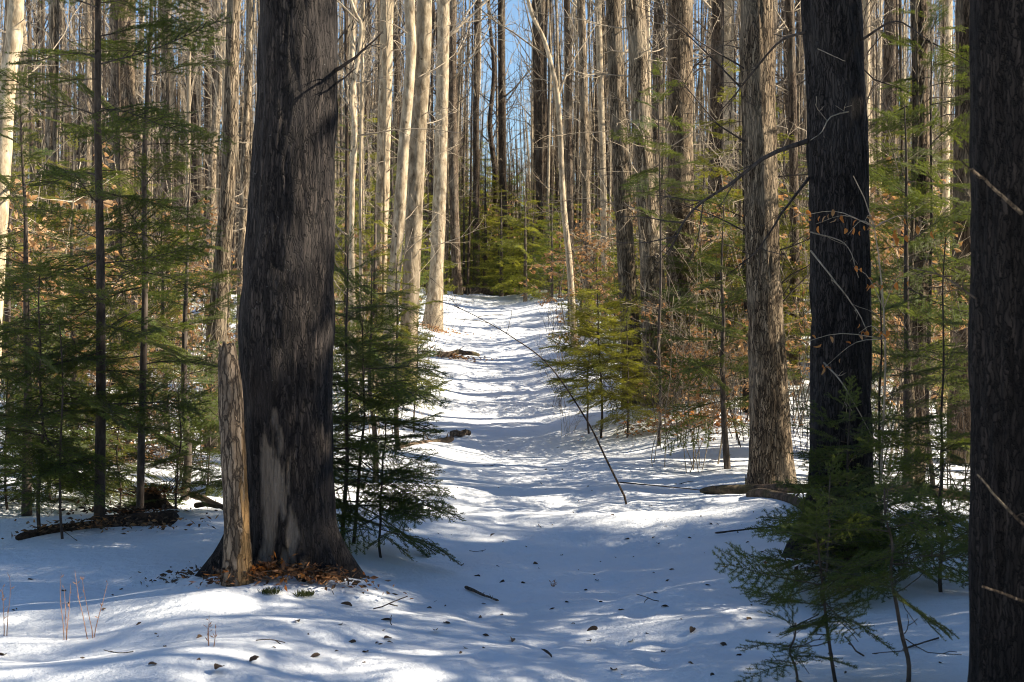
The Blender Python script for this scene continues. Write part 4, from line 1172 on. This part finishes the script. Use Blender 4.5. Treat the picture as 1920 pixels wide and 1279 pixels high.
# ------------------------------------------------------------------ bare thickets
def thicket_variant(k):
    r_ = np.random.default_rng(4000 + k); m = MB()
    for s in range(9):
        a = r_.uniform(0, 6.28)
        branch_into(m, [r_.normal(0, .15), r_.normal(0, .15), -.05], [math.cos(a) * .35, math.sin(a) * .35, 1], r_.uniform(1.0, 2.4), .006, int(r_.integers(1e9)), 6, 3, 5, 0, .10, 0.0)
    return m
TH = [thicket_variant(k).mesh('stems', [M['twig_grey'] if k % 2 else M['twig_dark']]) for k in range(4)]
for i, (px, Y, s, lb) in enumerate([(1390, 16.5, .9, 'bare twiggy shrub before the stout brown trunk'), (1335, 19, 1.1, 'bare grey shrub under the half shadowed trunk'), (1640, 12.6, .9, 'bare shrub standing past the near-black trunk by the log'),
        (1690, 16, 1.2, 'bare shrub tangled behind the log'), (1790, 14, 1.0, 'bare shrub beside black edge trunk'), (1500, 18, 1.2, 'bare shrub between stout brown and near-black trunks'), (350, 14.8, .8, 'bare shrub on the snow by the snag'),
        (300, 19, 1.1, 'bare shrub behind the slim fir'), (60, 13.5, .8, 'bare dark shrub near the frame edge'), (680, 18, 1.0, 'bare shrub behind the trailside firs'), (1045, 21, .5, 'short bare shrub on the trail edge'), (1065, 18.2, .35, 'tiny dark bare shrub at the trail edge below the firs'),
        (880, 50, 1.3, 'bare grey shrub where the trail ends'), (1000, 46, 1.0, 'bare shrub over the bend of the trail'), (1210, 24, 1.2, 'bare shrub behind the close grey trio'), (1560, 23, 1.5, 'bare pale shrub behind the near-black trunk'), (1440, 26, 1.6, 'bare shrub far behind the stout brown trunk'), (150, 19, 1.2, 'bare shrub behind the taller fir'), (800, 40, 1.2, 'bare shrub above the left bank'), (1052, 24, .6, 'low bare shrub at the trail edge below the tan beech'), (1042, 30, .7, 'bare shrub at the far trail edge below the bend firs'), (800, 24, .6, 'low bare shrub on the near left bank'), (812, 29, .6, 'low bare shrub on the left bank by the mossy footed trunk'), (790, 20, .45, 'tiny bare shrub beside the log end on the bank'), (395, 20, 1.5, 'tall bare shrub crowding the tan ridged trunk'), (345, 23, 1.7, 'tall pale bare shrub behind the shaded fir'), (265, 25, 1.7, 'pale bare shrub behind the amber beech'), (185, 24, 1.7, 'pale bare shrub in front of the straight half lit trunk'),
        (100, 23, 1.6, 'pale bare shrub behind the cream leaved beech'), (640, 24, 1.5, 'pale bare shrub beside the crooked sapling'), (690, 27, 1.5, 'pale bare shrub behind the bright sided trunk'), (1365, 22, 1.6, 'pale bare shrub beside the straight dim trunk'), (1400, 25, 1.7, 'tall bare shrub deep behind the stout brown trunk'), (1610, 19, 1.5, 'bare shrub lit behind the orange leaves'),
        (1700, 20, 1.7, 'pale bare shrub behind the sunlit hemlock'), (1800, 22, 1.6, 'pale bare shrub far beside black edge trunk'), (1255, 26, 1.5, 'bare shrub behind the half shadowed trunk'), (1520, 27, 1.8, 'tall bare shrub far behind the near-black trunk')]):
    t = thing('bare_shrub', lb, 'shrub', G(px, Y), i * 1.3, 'bare shrubs', s)
    link('stems', TH[i % 4], t)

rb_ = np.random.default_rng(404)
FOOT = [(1300, 'below the half shadowed trunk'), (1345, 'under the straight dim trunk'), (1395, 'beside the stout brown trunk'), (1500, 'between stout brown and near-black trunks'), (1660, 'in the thicket past the near-black trunk'), (1760, 'in the thicket by the black edge trunk'),
        (30, 'below the bright leaning trunk'), (140, 'behind the taller fir'), (250, 'behind the slim fir'), (360, 'by the tan ridged trunk'), (690, 'below the bright sided trunk'), (760, 'at the foot of the thick grey trunk'), (1090, 'at the foot of the curving pale trunk'), (1165, 'at the foot of the close grey trio')]
for i, (cx, wh) in enumerate(FOOT):
    for k, sz in enumerate(('tangled low', 'taller twiggy', 'thin straggling')):
        px = cx + rb_.uniform(-32, 32); Y = rb_.uniform(15.5, 21) if cx not in (1090, 1165, 690, 760) else rb_.uniform(19.5, 27)
        if abs((px - 960) / F * Y - trail_x(Y)) < 1.25: continue
        t = thing('bare_shrub', '%s bare shrub %s' % (sz, wh), 'shrub', G(px, Y), rb_.uniform(0, 6.28), 'bare shrubs', (.45, .85, .65)[k] * rb_.uniform(.85, 1.2))
        link('stems', TH[int(rb_.integers(4))], t)
for i, (px, Y, s, k, lb) in enumerate([(1290, 18.8, .5, 0, 'low tan beech sapling hiding the foot of the half shadowed trunk'), (1350, 18.2, .55, 3, 'low straw beech sapling under the straight dim trunk'), (1385, 17.2, .45, 1, 'small copper beech sapling close to the stout brown trunk'), (1500, 17.5, .6, 0, 'low tan beech sapling in the gap before the near-black trunk'),
        (60, 16.5, .6, 1, 'low tan beech sapling under the bright leaning trunk'), (150, 17.5, .6, 3, 'low straw beech sapling behind the brush pile'), (290, 16.8, .5, 0, 'low tan beech sapling past the brush pile'), (380, 17.8, .55, 1, 'low tan beech sapling at the foot of the tan ridged trunk'), (1690, 16.8, .7, 2, 'low russet beech sapling behind the log')]):
    beech(lb, px, Y, k, s, i * 1.7, 1.5)

# ------------------------------------------------------------------ things lying and leaning on the snow
def leaning_stick():
    Y = 13.55
    pts = [(1177, 943, Y), (1140, 868, Y + .05), (1100, 788, Y + .1), (1030, 686, Y + .2), (960, 632, Y + .3), (900, 597, Y + .4), (850, 572, Y + .45)]
    b = at(*pts[0]); b.z = gz(b.x, b.y) - .03
    m = MB()
    P = resample([[*(at(*p) - b)] for p in pts], 40)
    P[0, 2] = -.02
    m.tube(P, np.linspace(.0092, .0024, 40), 8)
    r_ = np.random.default_rng(3)
    for i in (30, 33, 35, 37, 38):
        branch_into(m, P[i], (P[i] - P[i - 2]) + r_.normal(0, .06, 3), r_.uniform(.15, .4), .003, int(r_.integers(1e9)), 2, 1, 4, 0, .1, 0, 1)
    o = link('leaning_stick', m.mesh('leaning_stick', [M['bark_dark2']]), None, b)
    tag(o, 'thin dark sapling pole leaning out over the trail from the snow', 'stick')
leaning_stick()

def log(name, label, A, B, ra, rb, mat, seed, sides=40, bend=.05, cat='log'):
    A = Vector(A); B = Vector(B)
    n = 60
    t = np.linspace(0, 1, n)
    r_ = np.random.default_rng(seed)
    d = B - A
    P = np.array(A)[None, :] + t[:, None] * np.array(d)[None, :]
    P[:, 2] += bend * np.sin(t * PI) + (fbm(t * 4, seed, 0, 2, seed) - .5) * ra
    P[:, 1] += (fbm(t * 3, seed + 9, 0, 2, seed) - .5) * ra * 2
    base = np.array(A)
    m = MB()
    rads = np.linspace(ra, rb, n); rads[:3] *= np.array([.35, .75, .95]); rads[-3:] *= np.array([.95, .7, .3])
    m.tube(P - base, rads, sides)
    V = m.v[0]
    c = (P - base)
    idx = np.arange(n * sides) // sides
    dv = V[:n * sides] - c[idx]
    nz = fbm(V[:n * sides, 0] * 9, V[:n * sides, 1] * 9, V[:n * sides, 2] * 9, 3, seed)
    V[:n * sides] = c[idx] + dv * (0.75 + .5 * nz)[:, None]
    for k in range(4):
        i = int(r_.integers(6, n - 6))
        s = r_.normal(0, 1, 3); s[2] = abs(s[2]); s /= np.linalg.norm(s)
        m.tube([c[i], c[i] + s * ra * 1.6, c[i] + s * ra * 3 * r_.uniform(.6, 1.4)], [ra * .22, ra * .16, ra * .06], 6)
    o = link(name, m.mesh(name, [M[mat]]), None, base)
    return tag(o, label, cat)
def gp(px, py, Y, lift): 
    p = G(px, Y); p.z += lift; return p
log('fallen_log', 'long thin fallen log lying across the snow behind the near-black trunk', gp(1312, 930, 14.0, .02), gp(1850, 930, 13.3, .07), .038, .042, 'bark_log', 1)
log('broken_branch', 'short broken log pointing from the fallen log toward the near-black trunk', gp(1402, 940, 13.5, .02), gp(1545, 1000, 11.9, .03), .042, .04, 'bark_log', 2)
log('rotten_log', 'dark rotten log under the dark firs', gp(30, 1040, 11.15, .02), gp(335, 1000, 11.5, .05), .03, .05, 'bark_log2', 3, bend=.02)
log('fallen_stick', 'dark stick jutting up from the snow beside the snag', gp(328, 890, 13.2, .16), gp(440, 940, 12.6, .0), .026, .02, 'bark_log', 4, 20, .0, 'stick')
log('fallen_stick', 'thin brown stick half buried beneath the dark stick by the snag', gp(365, 925, 12.7, .05), gp(450, 935, 12.4, .02), .02, .015, 'bark_log', 5, 16, .0, 'stick')
log('fallen_stick', 'slim stick on the shaded trail before the trailside firs', gp(872, 1100, 9.9, .012), gp(935, 1132, 9.45, .012), .010, .006, 'bark_snag', 6, 10, .0, 'stick')
log('fallen_stick', 'brown log end lying along the left trail bank', gp(740, 845, 16.6, .02), gp(850, 812, 17.6, .03), .04, .03, 'bark_log', 7, 30, .0, 'log')
log('fallen_stick', 'small tan log end on the left trail bank', gp(845, 803, 18.0, .04), gp(882, 797, 18.2, .05), .035, .03, 'bark_snag', 8, 20, .0, 'log')
log('fallen_stick', 'leaf covered stick on the far left bank of the trail', gp(820, 668, 26.5, .05), gp(900, 660, 27, .06), .05, .03, 'bark_log', 9, 20, .03, 'log')
log('fallen_stick', 'dead branch sloping on the snow before the stout brown trunk', gp(1268, 850, 17.0, .04), gp(1362, 808, 16.9, .28), .018, .010, 'twig_grey', 10, 12, .0, 'branch')
log('fallen_stick', 'long thin twig lying across the snow below the fallen log', gp(1340, 1012, 11.9, .02), gp(1480, 985, 11.6, .05), .007, .004, 'twig_dark', 11, 8, .0, 'branch')
log('fallen_stick', 'thin twig on the snow beside the leaning stick', gp(1160, 880, 14.7, .03), gp(1330, 925, 13.9, .03), .006, .004, 'twig_dark', 12, 8, .0, 'branch')
log('fallen_log', 'dark fallen trunk crossing where the trail ends', gp(850, 552, 47.5, .1), gp(960, 552, 48.5, .15), .12, .10, 'bark_log', 13, 20, .0)

# root hummock between fir stems, duff at the big trunk, brush pile
def hummock(name, label, px, Y, rx, ry, h, mat, seed, cat):
    b = G(px, Y, .04)
    m = MB(); nr, ns = 12, 36
    rr_ = np.linspace(0, 1, nr)[:, None]; a = np.arange(ns)[None, :] * 2 * PI / ns
    edge = 1 + .35 * (fbm(np.cos(a) * 1.6 + seed, np.sin(a) * 1.6, 0, 2, seed) - .5)
    X = rx * rr_ * np.cos(a) * edge; Yy = ry * rr_ * np.sin(a) * edge
    Z = ground(X + b.x, Yy + b.y) - b.z - .05 + (h + .05) * (1 - rr_ ** 2) * (0.55 + .9 * fbm(X * 7, Yy * 7, 0, 3, seed))
    i = np.arange(nr - 1)[:, None] * ns; j = np.arange(ns)[None, :]; j2 = (j + 1) % ns
    m.add(np.stack([X, Yy, Z], -1).reshape(-1, 3), np.stack([i + j, i + ns + j, i + ns + j2, i + j2], -1).reshape(-1, 4))
    o = link(name, m.mesh(name, [M[mat]]), None, b)
    return tag(o, label, cat)
hummock('root_hummock', 'dark root hummock at the feet of the two dark firs', 240, 11.75, .40, .2, .05, 'bark_log2', 3, 'hummock')
hummock('root_hummock', 'small brown leafy hummock behind the slim fir foot', 285, 12.5, .22, .16, .12, 'bark_log2', 5, 'hummock')
hummock('root_hummock', 'dark stump-like hummock at the foot of the close grey trio', 1228, 19.2, .35, .3, .5, 'bark_log', 7, 'hummock')
hummock('root_hummock', 'bare brown soil lip around the huge scarred trunk', 535, 9.6, .50, .34, .05, 'bark_log', 9, 'hummock')

def litter(name, label, px, Y, rx, ry, count, mats, seed, zlift=.0, size=(.02, .06), hgt=.03):
    r_ = np.random.default_rng(seed)
    b = G(px, Y)
    m = MB()
    qq = np.abs(r_.normal(0, .75, count)); aa = r_.uniform(0, 6.28, count)
    xx, yy = rx * qq * np.cos(aa), ry * qq * np.sin(aa)
    zz = ground(b.x + xx, b.y + yy) - b.z
    for k in range(count):
        p = np.array([xx[k], yy[k], zz[k] + zlift + abs(r_.normal(0, hgt))])
        d = np.array([r_.normal(), r_.normal(), r_.normal(0, .35)])
        L = r_.uniform(*size)
        m.add(leaf_arr(p, d, L, L * r_.uniform(.15, .6), r_), None, [[0, 1, 4], [1, 2, 4], [2, 3, 4], [3, 0, 4]], int(r_.integers(len(mats))))
    o = link(name, m.mesh(name, [M[x] for x in mats], False), None, b)
    return tag(o, label, None, None, 'stuff')
litter('needle_litter', 'rust brown needle and leaf litter on the mound at the huge trunk', 500, 9.2, .24, .12, 520, ['duff', 'duff', 'orange', 'dead'], 1, .04)
litter('needle_litter', 'brown litter spread along the root flare of the huge trunk', 600, 9.2, .28, .09, 480, ['duff', 'dead', 'duff'], 2, .03)
litter('needle_litter', 'brown litter around the snag foot', 430, 9.2, .16, .10, 240, ['duff', 'dead'], 3, .02)
litter('needle_litter', 'dark leaf litter along the rotten log', 190, 11.2, .7, .14, 350, ['dead', 'duff', 'dead'], 4, .03)
litter('needle_litter', 'dead leaves over the dark root hummock', 240, 11.7, .4, .16, 350, ['dead', 'dead', 'duff'], 14, .06)
litter('needle_litter', 'brown leaf litter on the hummock behind the slim fir', 288, 12.4, .25, .15, 300, ['duff', 'duff', 'dead'], 5, .12)
litter('needle_litter', 'orange leaf litter below the half shadowed trunk', 1310, 17.6, .7, .35, 600, ['duff', 'beech', 'orange'], 6, .02, (.04, .08))
litter('needle_litter', 'dark leaf litter about the foot of the near-black trunk', 1580, 9.9, .42, .3, 700, ['dead', 'duff', 'dead'], 7, .02)
litter('needle_litter', 'leaf litter caught on the far left trail bank', 855, 26.6, .5, .12, 220, ['duff', 'beech', 'dead'], 8, .02, (.04, .08))
litter('needle_litter', 'leaf litter around the mossy footed trunk', 820, 31.5, .5, .3, 260, ['duff', 'beech'], 9, .02, (.04, .08))
litter('needle_litter', 'bark crumbs before the dark rotten log beside the snag', 350, 9.9, .26, .10, 120, ['dead', 'dead'], 10, .0, (.02, .05))
# moss tufts on the mound
for i, (px, Y, lb) in enumerate([(507, 8.98, 'green moss tuft poking through snow below the scar'), (570, 8.98, 'dark moss tuft beside the litter on the mound')]):
    m = MB(); r_ = np.random.default_rng(80 + i)
    for k in range(140):
        a = r_.uniform(0, 6.28); q = np.sqrt(r_.uniform()) * .05
        m.add(leaf_arr(np.array([q * math.cos(a), q * math.sin(a), 0.0]), np.array([r_.normal(0, .6), r_.normal(0, .6), 1]), r_.uniform(.02, .05), .006, r_), None, [[0, 1, 4], [1, 2, 4], [2, 3, 4], [3, 0, 4]])
    tag(link('moss_tuft', m.mesh('moss_tuft', [M['moss']], False), None, G(px, Y)), lb, 'moss')

def brush_pile():
    r_ = np.random.default_rng(91); b = G(212, 16.0)
    m = MB()
    for k in range(220):
        p = np.array([r_.normal(0, .30), r_.normal(0, .2), abs(r_.normal(0, .22))])
        d = np.array([r_.normal(), r_.normal(0, .6), r_.normal(0, .5)])
        P = wander(p, d, r_.uniform(.3, .9), 4, .12, int(r_.integers(1e9)))
        P[:, 2] = np.maximum(P[:, 2], -.02)
        m.tube(P, np.linspace(r_.uniform(.004, .010), .002, 5), 4, 0)
    for k in range(700):
        p = np.array([r_.normal(0, .36), r_.normal(0, .22), abs(r_.normal(0, .24))])
        L = r_.uniform(.03, .07)
        m.add(leaf_arr(p, r_.normal(0, 1, 3), L, L * .45, r_), None, [[0, 1, 4], [1, 2, 4], [2, 3, 4], [3, 0, 4]], 1)
    tag(link('brush_pile', m.mesh('brush_pile', [M['bark_snag'], M['duff']], False), None, b), 'orange brown brush pile on bright snow behind the taller fir', 'brush pile')
brush_pile()

# dry stalks in the near snow
for i, (px, Y, h, lb) in enumerate([(12, 8.6, .36, 'dry reddish stalk at the frame edge in near snow'), (122, 8.5, .40, 'dry reddish stalk with frayed foot below the dark firs'), (174, 8.45, .40, 'tallest straight dry stalk in near snow below the dark firs'),
                                    (393, 7.6, .16, 'short dark stalk standing in the near sunny snow'), (1040, 10.2, .05, 'tiny stalk on the shaded trail')]):
    m = MB(); r_ = np.random.default_rng(i)
    for k in range(3):
        P = wander([r_.normal(0, .012), r_.normal(0, .012), -.02], [r_.normal(0, .08), r_.normal(0, .08), 1], h * r_.uniform(.6, 1), 5, .05, i * 7 + k)
        m.tube(P, np.linspace(.0028, .0010, 6), 4)
        for c in range(4):
            q = P[int(r_.integers(2, 6))]
            m.add(leaf_arr(q, np.array([r_.normal(0, .5), r_.normal(0, .5), .5]), .03, .006, r_), None, [[0, 1, 4], [1, 2, 4], [2, 3, 4], [3, 0, 4]])
    tag(link('dry_stalk', m.mesh('dry_stalk', [M['stalk']], False), None, G(px, Y)), lb, 'stalk')

# fallen leaves, every one its own object
FL = [leaf_mesh('fallen_leaf', M['dead'], .06, .035, .15 + .12 * k, 20 + k) for k in range(6)]
def twiglet(k):
    '''a broken twig'''
    m = MB(); branch_into(m, [0, 0, 0], [1, .2, .05], .10, .0022, 60 + k, 3, 1, 4, 0, .15, 0, 1)
    return m.mesh('fallen_twig', [M['twig_dark']])
def fallen(px, py, Y, s, sun, seed):
    r_ = np.random.default_rng(seed)
    p = G(px, Y)
    p.z += .006
    o = link('fallen_leaf', FL[int(r_.integers(6))], None, p, (r_.normal(0, .35), r_.normal(0, .3), r_.uniform(0, 6.28)), s)
    size = 'large' if s > 1.0 else ('medium' if s > .72 else ('small' if s > .45 else 'tiny'))
    if Y < 9.3:
        where = 'near snow below the dark firs' if px < 300 else ('near snow below the huge scarred trunk' if px < 700 else ('near snow before the trailside firs' if px < 900 else ('near snow in the middle of the trail' if px < 1150 else ('near snow beside the foreground hemlock' if px < 1450 else 'near snow under the foreground hemlock'))))
    elif Y < 12.5:
        where = 'shaded snow beside the trailside firs' if px < 960 else ('shaded trail below the leaning stick' if px < 1200 else 'shaded trail bank before the near-black trunk')
    elif Y < 20:
        where = 'striped snow by the leaning stick foot' if px > 1060 else 'striped trail snow'
    else:
        where = 'far trail snow'
    tag(o, '%s dead brown leaf lying on the %s' % (size, where), 'leaf', '%s dead leaves on the %s' % (size, where))
def row_to_Y(px, py):
    Ys = np.linspace(5.5, 45, 1500)
    rows = HOR + (CZ - ground((px - 960) / F * Ys, Ys)) / Ys * F
    return float(Ys[int(np.argmax(rows <= py))])
spots = [(1225, 1113, 1.5), (1255, 1070, 1), (1160, 1147, 1.2), (1120, 1180, 1.2), (1210, 1192, 1.2), (1185, 1208, 1.1), (1035, 1235, 1.3), (1150, 1258, 1.2), (960, 1200, 1), (815, 1184, 1.1), (832, 1172, .9), (905, 1193, .9),
         (870, 1218, 1), (370, 1198, 1.3), (404, 1262, 1.5), (278, 1252, .9), (60, 1090, 1.3), (10, 1232, 1.4), (150, 1236, .9), (190, 1145, 1), (265, 1170, 1), (468, 1245, 1), (600, 1232, 1), (720, 1200, 1), (735, 1165, 1.1), (690, 1225, .9),
         (945, 1091, 1.2), (985, 1095, 1.0), (1095, 1110, 1.1), (1120, 1090, .9), (900, 1083, .9), (1040, 1143, 1), (1066, 1132, .8), (1220, 950, 1.2), (1150, 966, 1), (1100, 913, .9), (1180, 1012, 1), (1235, 1022, 1), (1290, 1010, 1),
         (1330, 1100, 1), (1240, 1140, 1), (1380, 1060, 1), (1300, 1180, 1.1), (1350, 1210, 1), (1330, 985, 1), (1400, 1160, 1.2), (870, 1060, .8), (920, 1008, .8), (1025, 880, .8), (955, 846, .8), (1300, 860, 1), (1045, 840, .8), (905, 770, .8), (960, 720, .8),
         (1255, 1090, .8), (1000, 1060, .9), (1075, 1170, .9), (1130, 1130, .8), (1440, 1090, 1), (1390, 1230, 1.1), (1290, 1245, 1), (1245, 1222, .9), (640, 1175, 1.1), (660, 1140, 1.2), (560, 1170, 1), (310, 1080, 1.4), (335, 1090, 1), (120, 1110, 1), (230, 1105, 1)]
for i, (px, py, s) in enumerate(spots):
    fallen(px, py, row_to_Y(px, py), s * .85, False, i)
r = np.random.default_rng(5)
for i in range(90):
    py = 700 + 570 * r.uniform() ** .7
    px = r.uniform(820, 1420) if py < 1100 else r.uniform(20, 1780)
    Y = row_to_Y(px, py)
    if abs((px - 960) / F * Y + 1.36) < .45 and Y > 9.2: continue
    fallen(px, py, Y, r.uniform(.22, .6), False, 1000 + i)

TW = [twiglet(k) for k in range(5)]
for i, (px, py, s, lb) in enumerate([(700, 1145, 2.0, 'forked dark twig on the snow below the trailside firs'), (735, 1175, 1.3, 'short dark twig lying in sun bars before the trailside firs'), (1300, 905, 1.5, 'thin twig on bright snow left of the fallen log'), (880, 1035, 1.2, 'small twig in the shade under the trailside fir tips'), (1270, 1008, 1.6, 'dark twig on the snow below the leaning stick foot'), (1235, 1132, 1.4, 'bent twig on the shaded trail before the foreground hemlock'),
        (1100, 1205, 1.3, 'small twig among leaves in the near trail'), (480, 1205, 1.5, 'twig on sunny near snow below the scar'), (250, 1225, 1.4, 'twig on near snow below the dark firs'), (1010, 985, 1.3, 'twig on wavy snow in the trail'), (1480, 1180, 1.8, 'twig under the tips of the foreground hemlock'), (1620, 1235, 2.2, 'forked twig lying beneath the foreground hemlock saplings'), (1760, 1200, 2.4, 'branching twig on shaded snow beside black edge trunk'), (905, 875, 1.3, 'twig on the striped trail'), (1240, 845, 1.3, 'twig on the bright mound below the half shadowed trunk')]):
    p = G(px, row_to_Y(px, py)); p.z += .008
    tag(link('fallen_twig', TW[i % 5], None, p, (0, 0, i * 1.9), s), lb, 'twig')
